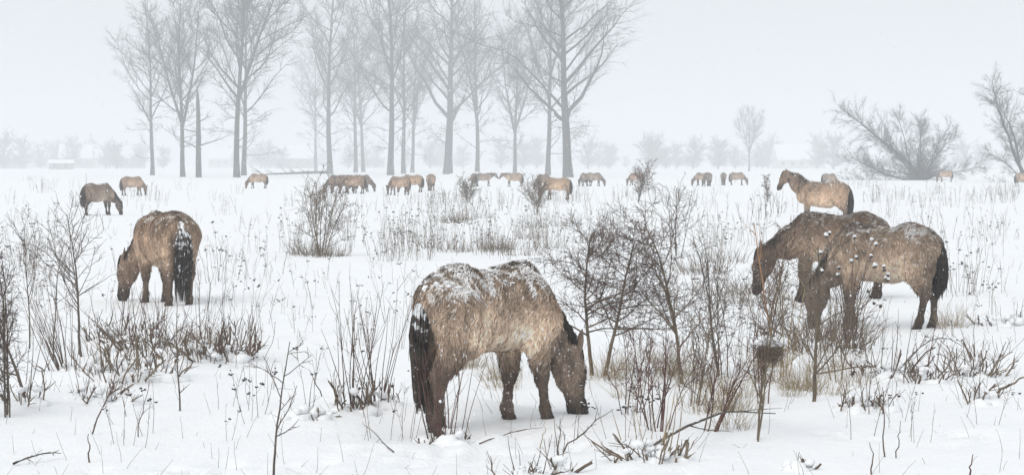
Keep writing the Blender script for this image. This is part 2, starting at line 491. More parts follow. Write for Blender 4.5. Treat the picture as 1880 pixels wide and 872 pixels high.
def horse_prims(p):
    """list of (a, b, ra, rb, s, lateral, ca, cb, flow, k)"""
    Ls, fat = p.get('L', 1.0), p.get('fat', 1.0)
    ln_ = p.get('lean', 1.0); up_ = (1 - ln_) * .55
    P = []
    def add(a, b, ra, rb, s=1.0, ca=C_BODY, cb=None, flow=BACK, k=0.05, lat=(0, 1, 0)):
        P.append((np.array(a, float) * (Ls, 1, 1), np.array(b, float) * (Ls, 1, 1), ra, rb, s, np.array(lat, float), ca, ca if cb is None else cb, np.array(flow, float), k))
    add((.36, 0, .985 + up_ * .3), (-.05, 0, .935 + up_ * .62), .312, .335 * ln_, .90 * fat, C_BODY, C_BODY, k=.06)
    add((-.05, 0, .935 + up_ * .62), (-.45, 0, 1.03 + up_ * .4), .335 * ln_, .285 * ln_, .93 * fat, C_BODY, C_BODY, k=.06)
    add((.30, 0, .80 + up_ * .5), (-.18, 0, .74 + up_ * 1.5), .17, .165 * ln_, 1.25 * fat, C_PALE, C_PALE, k=.06)               # belly
    add((.46, 0, 1.235), (.15, 0, 1.195), .10, .08, .7, C_DARK, C_DARK, k=.08)                      # withers
    add((-.36, 0, 1.125), (-.58, 0, 1.04), .222, .195, 1.08 * fat, C_BODY, C_BODY, k=.06)           # croup
    add((-.60, 0, 1.17), (-.72, 0, 1.08), .07, .06, 1, C_DARK, C_DARK, k=.06)                       # dock
    add((.50, 0, .94), (.56, 0, .90), .245, .21, .95, C_BODY, C_PALE, k=.06)                        # breast
    lg = p.get('legs', (0, 0, 0, 0))              # forward shift of the feet: left fore, right fore, left hind, right hind
    for i, sy in enumerate((1, -1)):
        f = lg[i]
        add((.40, sy * .13, 1.07), (.55, sy * .135, .87), .17, .155, .9, C_BODY, C_BODY, k=.06)
        add((.54, sy * .145, .87), (.43, sy * .15, .73), .135, .105, 1, C_BODY, C_BODY, DOWN)
        add((.45 + .1 * f, sy * .148, .76), (.475 + .55 * f, sy * .135, .43), .108, .056, 1, C_BODY, C_LEG, DOWN, .04)
        kn = (.475 + .55 * f, sy * .135, .43)
        add(kn, (kn[0] - .005, kn[1], .39), .062, .056, 1, C_LEG, C_LEG, DOWN, .03)
        add((kn[0], kn[1], .41), (.465 + f, sy * .13, .145), .041, .036, 1.0, C_LEG, C_LEG * .8, DOWN, .03)
        add((.463 + f, sy * .13, .15), (.49 + f, sy * .13, .07), .051, .046, 1, C_LEG * .8, C_LEG * .6, DOWN, .03)
        add((.497 + f, sy * .13, .055), (.505 + f, sy * .13, .0), .055, .064, 1, C_HOOF, C_HOOF, DOWN, .02)
        h = lg[2 + i]
        add((-.50, sy * .12 * fat, 1.03), (-.56, sy * .13, .82), .195 * ln_, .15 * ln_, 1, C_BODY, C_BODY, DOWN, .06)
        add((-.44, sy * .14 * fat, 1.00), (-.36, sy * .16, .76), .195 * ln_, .125 * ln_, .95, C_BODY, C_BODY, DOWN, .06)
        hk = (-.655 + .6 * h, sy * .135, .485)
        add((-.43, sy * .155, .77), hk, .135 * ln_ ** 1.5, .062, .9, C_BODY, C_LEG, DOWN, .05)
        add((-.56, sy * .14, .80), hk, .11 * ln_ ** 1.5, .056, .9, C_BODY, C_LEG, DOWN, .05)
        add(hk, (hk[0] + .01, hk[1], .44), .066, .058, .9, C_LEG, C_LEG, DOWN, .03)
        add((hk[0] + .005, hk[1], .46), (-.625 + h, sy * .13, .15), .046, .038, 1, C_LEG, C_LEG * .8, DOWN, .03)
        add((-.625 + h, sy * .13, .15), (-.595 + h, sy * .13, .07), .053, .048, 1, C_LEG * .8, C_LEG * .6, DOWN, .03)
        add((-.588 + h, sy * .13, .055), (-.58 + h, sy * .13, 0), .056, .064, 1, C_HOOF, C_HOOF, DOWN, .02)
    # neck and head
    poll = np.array(p['poll'], float); h = np.array(p['hdir'], float); h /= np.linalg.norm(h)
    base_lo, base_hi = np.array((.47, 0, .98)), np.array((.43, 0, 1.14))
    lat = np.cross((0, 0, 1), h * (1, 1, 0) + np.array((1e-3, 0, 0)) + np.array(p.get('yawdir', (0.6, 0, 0))))
    lat /= np.linalg.norm(lat)
    nf = np.cross(h, lat); nf /= np.linalg.norm(nf)
    if nf[0] * 1.0 + nf[2] * 0.6 < 0: nf = -nf                  # forehead side
    hs = p.get('head', 1.0)
    mid = (base_lo + poll) / 2 + np.array((-.03, 0, -.035))
    mid2 = (base_hi + poll) / 2 + np.array((.0, 0, .05))
    nflow = (poll - base_lo) / np.linalg.norm(poll - base_lo) * .3 + np.array((0, 0, -1.0))
    nk = p.get('neck', 1.0)
    add(base_lo, mid, .235, .158 * nk, .68, C_BODY, C_DARK, nflow, .06)
    add(mid, poll - nf * .04, .158 * nk, .086, .72, C_DARK, C_FACE, nflow, .06)
    add(base_hi, mid2, .15, .115 * nk, .62, C_DARK, C_DARK, nflow, .06)
    add(mid2, poll, .115 * nk, .085, .68, C_DARK, C_FACE, nflow, .06)
    q = lambda t, f=0: poll + h * t * hs + nf * f * hs
    add(q(.00), q(.20, .012), .098 * hs, .098 * hs, .88, C_FACE, C_FACE, h, .04, lat)
    add(q(.10, -.08), q(.21, -.07), .104 * hs, .088 * hs, .66, C_FACE, C_FACE, h, .04, lat)
    add(q(.18, .02), q(.44, .0), .084 * hs, .056 * hs, .78, C_FACE, C_MUZ * 1.5, h, .04, lat)
    add(q(.22, -.05), q(.45, -.03), .066 * hs, .045 * hs, .8, C_FACE, C_MUZ, h, .04, lat)
    add(q(.43, .0), q(.51, -.004), .066 * hs, .057 * hs, .92, C_MUZ, C_MUZ, h, .03, lat)
    add(q(.44, -.045), q(.49, -.04), .042 * hs, .036 * hs, .9, C_MUZ, C_MUZ, h, .03, lat)
    for sg in (1, -1):                                           # brow and nostril swellings
        add(q(.145, .055) + lat * sg * .062 * hs, q(.19, .04) + lat * sg * .066 * hs, .034 * hs, .03 * hs, 1, C_FACE * .7, C_FACE * .7, h, .03)
        add(q(.47, .03) + lat * sg * .035 * hs, q(.50, .022) + lat * sg * .035 * hs, .03 * hs, .026 * hs, 1, C_MUZ, C_MUZ, h, .02)
    fr = dict(poll=poll * (Ls, 1, 1), h=h, nf=nf, lat=lat, q=lambda t, f=0: q(t, f) * (Ls, 1, 1), hs=hs, Ls=Ls, base_hi=base_hi * (Ls, 1, 1), mid2=mid2 * (Ls, 1, 1))
    return P, fr

def prim_d(pr, X, Y, Z):
    a, b, ra, rb, s, lat = pr[:6]
    ba = b - a; L2 = ba @ ba + 1e-9
    vx, vy, vz = X - a[0], Y - a[1], Z - a[2]
    t = np.clip((vx * ba[0] + vy * ba[1] + vz * ba[2]) / L2, 0, 1)
    vx = vx - t * ba[0]; vy = vy - t * ba[1]; vz = vz - t * ba[2]
    if s != 1.0:
        l = (vx * lat[0] + vy * lat[1] + vz * lat[2]) * (1 / s - 1)
        vx = vx + l * lat[0]; vy = vy + l * lat[1]; vz = vz + l * lat[2]
    return (np.sqrt(vx * vx + vy * vy + vz * vz) - (ra + (rb - ra) * t)) * min(1.0, s), t

def surface_nets(D, o, h):
    S = D < 0
    nx, ny, nz = D.shape
    cs = np.zeros((nx - 1, ny - 1, nz - 1), np.int8)
    for i in (0, 1):
        for j in (0, 1):
            for k in (0, 1):
                cs += S[i:nx - 1 + i, j:ny - 1 + j, k:nz - 1 + k]
    act = (cs > 0) & (cs < 8)
    ci, cj, ck = np.nonzero(act)
    vid = -np.ones(act.shape, np.int64); vid[ci, cj, ck] = np.arange(len(ci))
    acc = np.zeros((len(ci), 3)); cnt = np.zeros(len(ci))
    cor = [(i, j, k) for i in (0, 1) for j in (0, 1) for k in (0, 1)]
    for c in cor:
        for ax in range(3):
            if c[ax] == 1: continue
            e = list(c); e[ax] = 1
            d0 = D[ci + c[0], cj + c[1], ck + c[2]]; d1 = D[ci + e[0], cj + e[1], ck + e[2]]
            m = (d0 < 0) != (d1 < 0)
            t = np.where(m, d0 / np.where(m, d0 - d1, 1), 0)
            pos = np.array(c, float)[None].repeat(len(ci), 0); pos[:, ax] += t
            acc += pos * m[:, None]; cnt += m
    V = (acc / cnt[:, None] + np.c_[ci, cj, ck]) * h + o
    quads = []
    for ax in range(3):
        b, c = (ax + 1) % 3, (ax + 2) % 3
        sl0 = [slice(None)] * 3; sl1 = [slice(None)] * 3
        sl0[ax] = slice(0, -1); sl1[ax] = slice(1, None)
        s0, s1 = S[tuple(sl0)], S[tuple(sl1)]
        e = np.argwhere(s0 != s1)
        e = e[(e[:, b] > 0) & (e[:, c] > 0) & (e[:, b] < D.shape[b] - 1) & (e[:, c] < D.shape[c] - 1)]
        fl = s0[tuple(e.T)]
        def cell(db, dc):
            q = e.copy(); q[:, b] -= db; q[:, c] -= dc
            return vid[tuple(q.T)]
        Q = np.stack([cell(1, 1), cell(0, 1), cell(0, 0), cell(1, 0)], 1)
        Q[~fl] = Q[~fl][:, ::-1]
        quads.append(Q)
    return V, np.concatenate(quads)

def build_horse(p, vox, fur=0, seed=1, mane_n=90, hair_r=0.011, snowiness=0.0):
    P, fr = horse_prims(p)
    lo = np.min([np.minimum(q[0], q[1]) - max(q[2], q[3]) * max(1, q[4]) for q in P], 0) - 3 * vox - .03
    hi = np.max([np.maximum(q[0], q[1]) + max(q[2], q[3]) * max(1, q[4]) for q in P], 0) + 3 * vox + .03
    ax = [np.arange(lo[i], hi[i], vox) for i in range(3)]
    D = np.full([len(a) for a in ax], 1.0)
    for pr in P:
        mg = max(pr[2], pr[3]) * max(1, pr[4]) + 0.09
        bl, bh = np.minimum(pr[0], pr[1]) - mg, np.maximum(pr[0], pr[1]) + mg
        sl = tuple(slice(max(0, int((bl[i] - lo[i]) / vox)), int((bh[i] - lo[i]) / vox) + 2) for i in range(3))
        X, Y, Z = np.meshgrid(*[ax[i][sl[i]] for i in range(3)], indexing='ij', sparse=True)
        d, _ = prim_d(pr, X, Y, Z)
        k = pr[9]; cur = D[sl]
        hh = np.clip(0.5 + 0.5 * (cur - d) / k, 0, 1)
        D[sl] = cur * (1 - hh) + d * hh - k * hh * (1 - hh)
    V, Q = surface_nets(D, lo, vox)
    # shaggy unevenness of the winter coat
    nrm = np.zeros_like(V)
    fn = np.cross(V[Q[:, 2]] - V[Q[:, 0]], V[Q[:, 3]] - V[Q[:, 1]])
    for i in range(4): np.add.at(nrm, Q[:, i], fn)
    nrm /= np.linalg.norm(nrm, axis=1, keepdims=True) + 1e-12
    body = np.clip((V[:, 2] - 0.45) / 0.3, 0.15, 1)
    V = V + nrm * ((0.008 * vnoise(V[:, 0] * 9, V[:, 1] * 9, V[:, 2] * 7, seed) + 0.005 * vnoise(V[:, 0] * 24, V[:, 1] * 24, V[:, 2] * 15, seed + 1)) * body)[:, None]
    def field(Vx):
        W = np.zeros(len(Vx)); C = np.zeros((len(Vx), 3)); Fl = np.zeros((len(Vx), 3))
        for pr in P:
            d, t = prim_d(pr, Vx[:, 0], Vx[:, 1], Vx[:, 2])
            w = np.exp(-np.clip(d, -0.1, 1) / 0.03) if pr[2] < .2 else 0.6 * np.exp(-np.clip(d, -0.1, 1) / 0.03)
            C += w[:, None] * (pr[6] * (1 - t)[:, None] + pr[7] * t[:, None]); Fl += w[:, None] * pr[8]; W += w
        return C / W[:, None], Fl / W[:, None]
    C, Fl = field(V)
    def patch(Vx, Cx, Nx):
        big = vnoise(Vx[:, 0] * 3.6, Vx[:, 1] * 3.6, Vx[:, 2] * 3.6, seed + 5)
        sm = vnoise(Vx[:, 0] * 15, Vx[:, 1] * 15, Vx[:, 2] * 6, seed + 6)          # wet vertical streaks
        fine = vnoise(Vx[:, 0] * 38, Vx[:, 1] * 38, Vx[:, 2] * 16, seed + 7)
        f = (1 + 0.30 * big + 0.24 * sm + 0.16 * fine)
        spots = np.clip(vnoise(Vx[:, 0] * 7, Vx[:, 1] * 7, Vx[:, 2] * 7, seed + 8) - .45, 0, 1) * 1.1
        f = f * (1 - spots)
        trunk = (np.abs(Vx[:, 0]) < .72) & (Vx[:, 2] > .5)
        stripe = np.exp(-(Vx[:, 1] / 0.035) ** 2) * np.clip((Vx[:, 2] - 1.1) / .1, 0, 1) * (Vx[:, 0] < .5)
        top = np.clip((Vx[:, 2] - .98) / .28, 0, 1) * trunk
        low = np.exp(-((Vx[:, 2] - .82) / .19) ** 2) * trunk * np.clip((Vx[:, 0] + .5) / .2, 0, 1)
        f = f * (1 - 0.5 * stripe) * (1 - 0.34 * top) * (1 + p.get('pale', .30) * low)
        return Cx * f[:, None]
    C = patch(V, C, nrm)
    out = {'body': mesh_np('body', V, Q, M['coat'], True, np.clip(C, 0.01, 1))}
    rng = random.Random(seed)
    g = np.random.default_rng(seed)
    # ------- coat tufts
    if fur:
        A = np.linalg.norm(fn, axis=1)
        pk = g.choice(len(Q), fur, p=A / A.sum())
        w = g.dirichlet((1, 1, 1, 1), fur)
        pos = (V[Q[pk]] * w[:, :, None]).sum(1); nn = (nrm[Q[pk]] * w[:, :, None]).sum(1)
        nn /= np.linalg.norm(nn, axis=1, keepdims=True)
        c2 = (C[Q[pk]] * w[:, :, None]).sum(1); fl = (Fl[Q[pk]] * w[:, :, None]).sum(1)
        sw = np.stack([vnoise(pos[:, 0] * 5, pos[:, 1] * 5, pos[:, 2] * 5, seed + 20 + i) for i in range(3)], 1) * .75
        fl = fl + sw + g.normal(0, .22, fl.shape)
        fl -= nn * (fl * nn).sum(1, keepdims=True)
        fl /= np.linalg.norm(fl, axis=1, keepdims=True) + 1e-9
        ln = g.uniform(.024, .064, fur) * np.where((pos[:, 2] < .5) & (pos[:, 0] < .72 * fr['Ls']), .36, 1) * np.where((pos[:, 0] > .75 * fr['Ls']), .62, 1)
        ln = ln * (1 + .5 * np.clip((.78 - pos[:, 2]) / .15, 0, 1) * (np.abs(pos[:, 0]) < .5))
        wd = g.uniform(.0035, .009, fur)
        sd = np.cross(fl, nn)
        base = pos - nn * .004
        tip = base + fl * ln[:, None] + nn * (ln * g.uniform(.12, .42, fur))[:, None]
        midp = base + fl * (ln * .55)[:, None] + nn * (ln * .34)[:, None]
        VV = np.stack([base - sd * wd[:, None], base + sd * wd[:, None], midp + sd * (wd * .8)[:, None], tip, midp - sd * (wd * .8)[:, None]], 1)
        i0 = np.arange(fur)[:, None] * 5
        tone = g.uniform(.7, 1.3, fur) * (1 + .38 * vnoise(pos[:, 0] * 26, pos[:, 1] * 26, pos[:, 2] * 11, seed + 30)) * (1 + .2 * vnoise(pos[:, 0] * 60, pos[:, 1] * 60, pos[:, 2] * 25, seed + 31))
        c2 = c2 * tone[:, None]
        sn = vnoise(pos[:, 0] * 5, pos[:, 1] * 5, pos[:, 2] * 5, seed + 9) * .55 + vnoise(pos[:, 0] * 26, pos[:, 1] * 26, pos[:, 2] * 9, seed + 10) * .85
        upness = np.clip(nn[:, 2] * .8 + .42 * np.clip((pos[:, 2] - .85) / .4, 0, 1) - .12, -.3, 1)
        hold = sn + upness * 1.25 - 1.15 + snowiness + g.normal(0, .12, fur)
        white = hold > 0
        stray = g.random(fur) < .028
        mixw = np.where(stray, .9, np.clip(.25 + hold / .45, 0, .95) * (hold > -.06))[:, None]
        c2 = c2 * (1 - mixw) + np.array((.84, .86, .88)) * mixw
        cc = np.repeat(c2[:, None], 5, 1); cc[:, 3] *= np.where(white | stray, 1, 1.2)[:, None]
        out['winter_coat'] = mesh_np('winter_coat', VV.reshape(-1, 3), [np.concatenate([i0 + np.array([0, 1, 2, 4])]), i0 + np.array([4, 2, 3])], M['fur'], True, np.clip(cc.reshape(-1, 3), .01, .95))
        if snowiness > 0:                                    # lumps of snow lying on the back
            cand = np.nonzero((nrm[:, 2] > .55) & (V[:, 2] > 1.0) & (vnoise(V[:, 0] * 6, V[:, 1] * 6, V[:, 2] * 6, seed + 9) > -.15))[0]
            sb = Tubes(); VsA, FsA, off = [], [], 0
            for i in g.choice(cand, int(45 + 90 * snowiness)):
                r = g.uniform(.005, .015) * (1 + .4 * (V[i, 0] < -.3))
                v = ICO1_V * r * (1 + .35 * g.normal(0, 1, (len(ICO1_V), 1)).clip(-1, 1)) * np.array((g.uniform(.8, 1.9), g.uniform(.8, 1.9), .6))
                VsA.append(v + V[i] + nrm[i] * .016); FsA.append(ICO1_F + off); off += len(v)
            out['snow_cover'] = mesh_np('snow_cover', np.concatenate(VsA), np.concatenate(FsA), M['snow'])
    # ------- mane and forelock
    mn = Tubes()
    crest = [fr['base_hi'], fr['mid2'], fr['poll']]
    rad = [.145, .115 * p.get('neck', 1.0), .10]
    up = []
    for i in range(3):
        tdir = crest[min(i + 1, 2)] - crest[max(i - 1, 0)]; tdir = tdir / np.linalg.norm(tdir)
        v = np.cross(fr['lat'] if i else np.array((0, 1., 0)), tdir); v = v / np.linalg.norm(v)
        if v[2] < 0 and abs(v[2]) > .2 or (abs(v[2]) <= .2 and v[0] < 0): v = -v
        up.append(v)
    side = p.get('mane_side', 1)
    for k in range(mane_n):
        t = rng.uniform(.02, 2.0); i = min(int(t), 1); f = t - i
        c = crest[i] * (1 - f) + crest[i + 1] * f; r = rad[i] * (1 - f) + rad[i + 1] * f
        u = up[i] * (1 - f) + up[i + 1] * f
        lt = np.array((0, 1., 0)) * (1 - min(1, t / 2)) + fr['lat'] * min(1, t / 2)
        s = side if rng.random() < .75 else -side
        p0 = c + u * (r - .035); L = rng.uniform(.10, .21) * p.get('mane_len', 1.0)
        w = r * .62
        pts = []
        for j in range(5):
            a = j / 4
            pts.append(tuple(p0 + u * (p.get('mane_arc', .05) * math.sin(a * 2.6) * rng.uniform(.6, 1.2)) + lt * s * (w * min(1, a * 1.5) ** .7 + .018) * (a > 0) + np.array((rng.gauss(0, .006), 0, -L * a * a - .02 * a))))
        mn.add(pts, [hair_r * .8, hair_r, hair_r, hair_r * .7, hair_r * .15], 3)
    for k in range(mane_n // 6):
        pts = []; ph = rng.uniform(-.04, .04); L = rng.uniform(.12, .2)
        for j in range(4):
            a = j / 3
            pts.append(tuple(fr['q'](-.04 + L * a * 1.1, .105 + .012 * math.sin(a * 3)) + fr['lat'] * (ph * (1 + a * .5))))
        mn.add(pts, [hair_r * .8, hair_r, hair_r * .8, hair_r * .15], 3)
    out['mane'] = mn.mesh('mane', M['mane'])
    # ------- tail
    tl = Tubes(); Ls = fr['Ls']
    tx = p.get('tail', 0.0); tz = p.get('tail_end', .36)
    prof = [(-.60, 1.235), (-.715, 1.17), (-.775, 1.04), (-.80, .88), (-.80, .72), (-.785, .56), (-.77, tz + .12), (-.765, tz)]
    core = [(a_ * Ls, tx * (j / 7) ** 2, b_) for j, (a_, b_) in enumerate(prof)]
    tl.add(core, [.035, .045, .050, .050, .045, .036, .022, .006], 8)
    locks = [(rng.uniform(0, 6.28), math.sqrt(rng.random()), rng.uniform(.7, 1.06), rng.uniform(-1, 1), rng.uniform(0, 6)) for _ in range(26)]
    for k in range(int(mane_n * 2)):
        an, rr, e, wv, ph = rng.choice(locks); an += rng.gauss(0, .22); rr = min(1.15, max(0, rr + rng.gauss(0, .13))); e *= rng.uniform(.86, 1.04)
        pts = []
        for j in range(8):
            a = j / 7; b = min(1, a * e); i = min(int(b * 7), 6); f = b * 7 - i
            c = np.array(core[i]) * (1 - f) + np.array(core[i + 1]) * f
            R_ = (.03 + .075 * math.sin(min(1, b * 1.05) * 2.5)) * rr * p.get('tail_w', 1.0)
            pts.append((c[0] + math.cos(an) * R_ * .8 + .016 * wv * math.sin(a * 9 + ph), c[1] + math.sin(an) * R_ * 1.15 + .018 * wv * math.sin(a * 7 + ph), c[2] - .03 * a * rr))
        tl.add(pts, [hair_r * x for x in (.8, 1, 1, 1, .95, .85, .6, .12)], 3)
    out['tail'] = tl.mesh('tail', M['tail'] if fur and snowiness > -.28 and p.get('tail_end', .36) < .3 else M['mane'])
    # ------- ears, eyes
    for sg, nm in ((1, 'ear_l'), (-1, 'ear_r')):
        ed = -fr['h'] * .95 + fr['lat'] * sg * .38 + fr['nf'] * p.get('ear', .12); ed /= np.linalg.norm(ed)
        e0 = fr['q'](.03, .055) + fr['lat'] * sg * .055
        wx = np.cross(ed, fr['nf']); wx /= np.linalg.norm(wx); wy = np.cross(wx, ed)
        Vs = []; n = 8
        prof = [(0, .032), (.25, .046), (.55, .044), (.82, .025), (1, .003)]
        for t_, w_ in prof:
            for j in range(n):
                a = 2 * math.pi * j / n
                y_ = math.sin(a) * w_ * .55
                if math.sin(a) > .3: y_ = -w_ * .12            # hollow, cupped front
                Vs.append(e0 + ed * t_ * .20 * fr['hs'] + wx * math.cos(a) * w_ + wy * y_)
        idx = np.arange(len(Vs)).reshape(len(prof), n)
        F = np.stack([idx[:-1], np.roll(idx[:-1], -1, 1), np.roll(idx[1:], -1, 1), idx[1:]], -1).reshape(-1, 4)
        cc = np.repeat(np.linspace(1, .45, len(prof)), n)[:, None] * C_FACE[None] * 1.25
        out[nm] = mesh_np('ear', np.array(Vs), F, M['coat'], True, cc)
        ep = fr['q'](.165, .052) + fr['lat'] * sg * .082 * fr['hs']
        out['eye_' + nm[-1]] = mesh_np('eye', ICO1_V * .027 * np.array((1, 1, 1)) + ep, ICO1_F, M['eye'])
    return out

PART = {'ear_l': 'ear', 'ear_r': 'ear', 'eye_l': 'eye', 'eye_r': 'eye'}
def put_horse(ms, px, py, heading, sc, label, group=None, tint=(1, 1, 1), sink=.04, xyz=None):
    x, y, z = gp(px, py) if xyz is None else xyz
    o = thing('horse', label, 'horse', (x, y, z - sink), R(heading), sc, group)
    for k, me in ms.items():
        c = new_obj(PART.get(k, k), me, o)
        c.color = (tint[0], tint[1], tint[2], 1)
        if k in ('winter_coat', 'snow_cover'): c['kind'] = 'stuff'
    return o

GRAZE = dict(poll=(1.00, 0, .57), hdir=(.10, 0, -1))
near = build_horse(dict(poll=(1.0, -.04, .60), hdir=(.12, -.12, -1), L=.93, fat=.84, lean=.87, pale=.75, tail_w=.72, legs=(-.07, .13, .11, -.09), head=1.08, mane_side=-1, mane_len=.8, tail=.03, tail_end=.22), .013, fur=60000, seed=11, mane_n=200, hair_r=.007, snowiness=.24)
put_horse(near, 893, 781, 46, 1.0, 'shaggy young horse with snow-crusted back grazing beside the thorn bush', 'horses close by', tint=(1.05, 1.0, .96), sink=.05)
left = build_horse(dict(poll=(.93, .26, .64), hdir=(.02, .16, -1), yawdir=(.4, .45, 0), head=1.1, mane_side=-1, mane_len=.8, mane_arc=.015, L=1.0, fat=1.17, legs=(.04, -.06, .05, -.05), tail=.0, tail_end=.12, ear=-.1), .017, fur=30000, seed=23, mane_n=130, hair_r=.009, snowiness=-.25)
put_horse(left, 303, 558, 117, 1.07, 'stout tan horse seen from behind with snow on its long dark tail', 'horses close by', tint=(1.08, .97, .88))
rfront = build_horse(dict(poll=(.96, .05, .58), hdir=(.05, .1, -1), L=.88, lean=.93, legs=(-.04, .05, .12, -.06), mane_side=1, tail_end=.42, head=1.05), .017, fur=34000, seed=37, mane_n=130, hair_r=.009, snowiness=-.12)
put_horse(rfront, 1624, 603, 166, 1.03, 'grey-brown horse grazing with its head behind the burdock stems', 'horses close by', tint=(.76, .72, .69))
rback = build_horse(dict(poll=(1.10, .05, .74), hdir=(.20, .1, -1), head=1.12, lean=.95, L=.97, legs=(.02, .08, 0, .05), mane_side=1), .018, fur=28000, seed=41, mane_n=130, hair_r=.009, snowiness=-.12)
put_horse(rback, 1537, 552, 172, 1.02, 'darker brown horse grazing behind the grey-brown one, nose near the thin sapling', 'horses close by', tint=(.60, .54, .50))
stand = build_horse(dict(poll=(1.08, 0, 1.55), hdir=(.45, 0, -.9), mane_len=1.6, neck=1.28, head=.95, L=1.0, fat=1.05, legs=(.03, -.05, .04, -.08), mane_side=1, tail_end=.15, ear=.0), .022, fur=16000, seed=53, mane_n=170, hair_r=.012, snowiness=-.3)
put_horse(stand, 1511, 414, 176, 1.03, 'sandy dun horse standing alert with raised head and dark mane', 'horses close by', tint=(1.12, 1.0, .90))

g1 = build_horse(dict(poll=(1.00, .04, .57), hdir=(.10, .05, -1), legs=(.06, -.08, .06, -.05)), .03, seed=61, mane_n=60, hair_r=.018)
g2 = build_horse(dict(poll=(.97, .22, .60), hdir=(.10, .22, -1), yawdir=(.5, .3, 0), legs=(-.06, .12, -.04, .10), L=.96), .03, seed=62, mane_n=60, hair_r=.018)
g3 = build_horse(dict(poll=(.99, -.15, .55), hdir=(.06, -.2, -1), yawdir=(.5, -.3, 0), legs=(.1, .0, .12, -.1), mane_side=-1, fat=1.08), .03, seed=63, mane_n=60, hair_r=.018)
w1 = build_horse(dict(poll=(1.10, .0, 1.22), hdir=(.62, 0, -.80), legs=(.08, -.08, .05, -.1)), .03, seed=64, mane_n=60, hair_r=.018)
DARKT, BRN, TAN, GRY = (.62, .58, .56), (.85, .72, .62), (1.1, .93, .78), (.74, .72, .72)
HERD = 'herd grazing across the far meadow'
far_horses = [
    (g3, 180, 395, 52, 1.02, DARKT, 'dark shaggy horse grazing alone, in open snow beyond the stout tan one'),
    (g2, 243, 359, 22, .98, BRN, 'small brown horse grazing beyond the dark lone one, snow dusted head low'),
    (g1, 474, 346, 182, .98, BRN, 'brown horse grazing by itself before the paired poplar trunks'),
    (g1, 622, 354, 192, 1.0, (.5, .43, .40), 'dark brown horse heading the tight huddle, nose in the snow'),
    (g3, 636, 355, 196, 1.0, (.56, .48, .44), 'snow-flecked dark horse pressed into the middle of the huddle'),
    (g2, 650, 356, 186, 1.02, (.70, .58, .50), 'brown horse on the outside of the huddle showing its full flank'),
    (g1, 663, 352, 8, .98, (.55, .47, .43), 'dark horse in the huddle grazing the opposite way from the rest'),
    (g2, 733, 358, 206, .98, (.86, .72, .62), 'reddish brown horse grazing with head down, overlapping another\'s haunch'),
    (g1, 757, 353, 172, 1.0, (.95, .80, .66), 'light brown horse half hidden behind the reddish brown one'),
    (g1, 791, 350, 262, 1.0, (.85, .74, .65), 'brown horse grazing head-on with its face to the snow'),
    (g1, 871, 343, 100, .98, (.5, .48, .50), 'slate dark horse with its rump turned, beside the grey pair'),
    (w1, 888, 342, 5, .98, (.66, .62, .62), 'grey horse reaching its nose to a snow-covered companion'),
    (w1, 944, 343, 176, 1.0, (.95, .88, .80), 'pale snow-plastered horse touching noses with the grey one'),
    (g3, 997, 348, 235, .98, (.58, .50, .47), 'dark brown horse grazing behind the pale sandy one'),
    (g2, 1024, 367, 172, 1.0, (1.0, .87, .74), 'pale sandy horse grazing among dry weed stems'),
    (g1, 1076, 342, 225, .98, (.62, .57, .56), 'grey-brown horse standing tail to tail with another below the last poplar'),
    (g1, 1090, 342, -4, 1.0, (.66, .62, .60), 'grey-brown horse grazing away from the last thick poplar'),
    (g2, 1168, 341, 186, .96, (.90, .78, .70), 'light brown horse grazing beyond the red-stemmed bush'),
    (g1, 1290, 341, 176, .98, (.78, .70, .64), 'brown horse grazing far off beneath the slim bare tree, beside a darker one'),
    (g3, 1299, 342, 250, 1.0, (.50, .46, .45), 'dark horse with lowered head, close against a brown one far off'),
    (g1, 1328, 340, 262, .96, (.58, .55, .54), 'small dark horse grazing face-on between two others far off'),
    (g2, 1353, 340, -20, 1.0, (.70, .63, .58), 'brown horse far off turned towards the spreading willow'),
    (g1, 1522, 345, 30, 1.0, (.72, .68, .66), 'grey horse mostly hidden behind the sandy dun one'),
    (g1, 1736, 334, 180, 1.02, (.95, .82, .72), 'tan horse grazing at the foot of the spreading willow'),
    (g2, 1878, 343, 5, 1.0, (.92, .80, .70), 'tan horse below the upright willow at the edge of the meadow'),
]
for ms, px, py, hd, sc, tint, lab in far_horses:
    put_horse(ms, px, py, hd, sc, lab, HERD, (tint[0] * .97, tint[1] * .98, tint[2]), sink=.05)

# ------------------------------------------------------------------ poplars and willows
PV = [poplar(101, 38, .55, low=.24), poplar(102, 35, .46, fork=1, low=.28), poplar(103, 33, .44, lean=.01, fork=2, low=.28, limb_ang=(.5, .95)),
      poplar(104, 40, .80, low=.20, dense=1.05), poplar(105, 33, .40, low=.26, limb_ang=(.55, 1.0), dense=.95)]
POP = 'row of bare poplars'
def pop(v, px, py, sc, rz, label):
    x, y, z = gp(px, py)
    put_tree('poplar_tree', PV[v], (x, y, z), R(rz), sc, label, POP)
pop(4, 280, 322, .98, 20, 'slender bare poplar at the village end of the row')
pop(2, 336, 325, .92, 200, 'bare poplar forking into several upright limbs, beside the broken snag')
pop(1, 435, 326, 1.12, 75, 'bare poplar with a long low limb, closely paired with a thinner trunk')
pop(4, 448, 322.5, 1.15, 140, 'thinner bare poplar of the close pair')
pop(4, 580, 314, 1.2, 250, 'slim far poplar just behind the one beside the fallen trunk')
pop(0, 606, 320, 1.12, 310, 'tall bare poplar rising behind the huddle of horses')
pop(4, 653, 317, 1.25, 40, 'slim poplar leaning beside its twin beyond the huddle')
pop(1, 667, 316, 1.1, 170, 'slim straight twin poplar beyond the huddle')
pop(0, 717, 322, 1.12, 100, 'sturdy poplar above the reddish brown horse')
pop(4, 741, 319, 1.25, 220, 'straight poplar second in the tight trio of trunks')
pop(1, 757, 317, 1.05, 330, 'hazy poplar last in the tight trio of trunks')
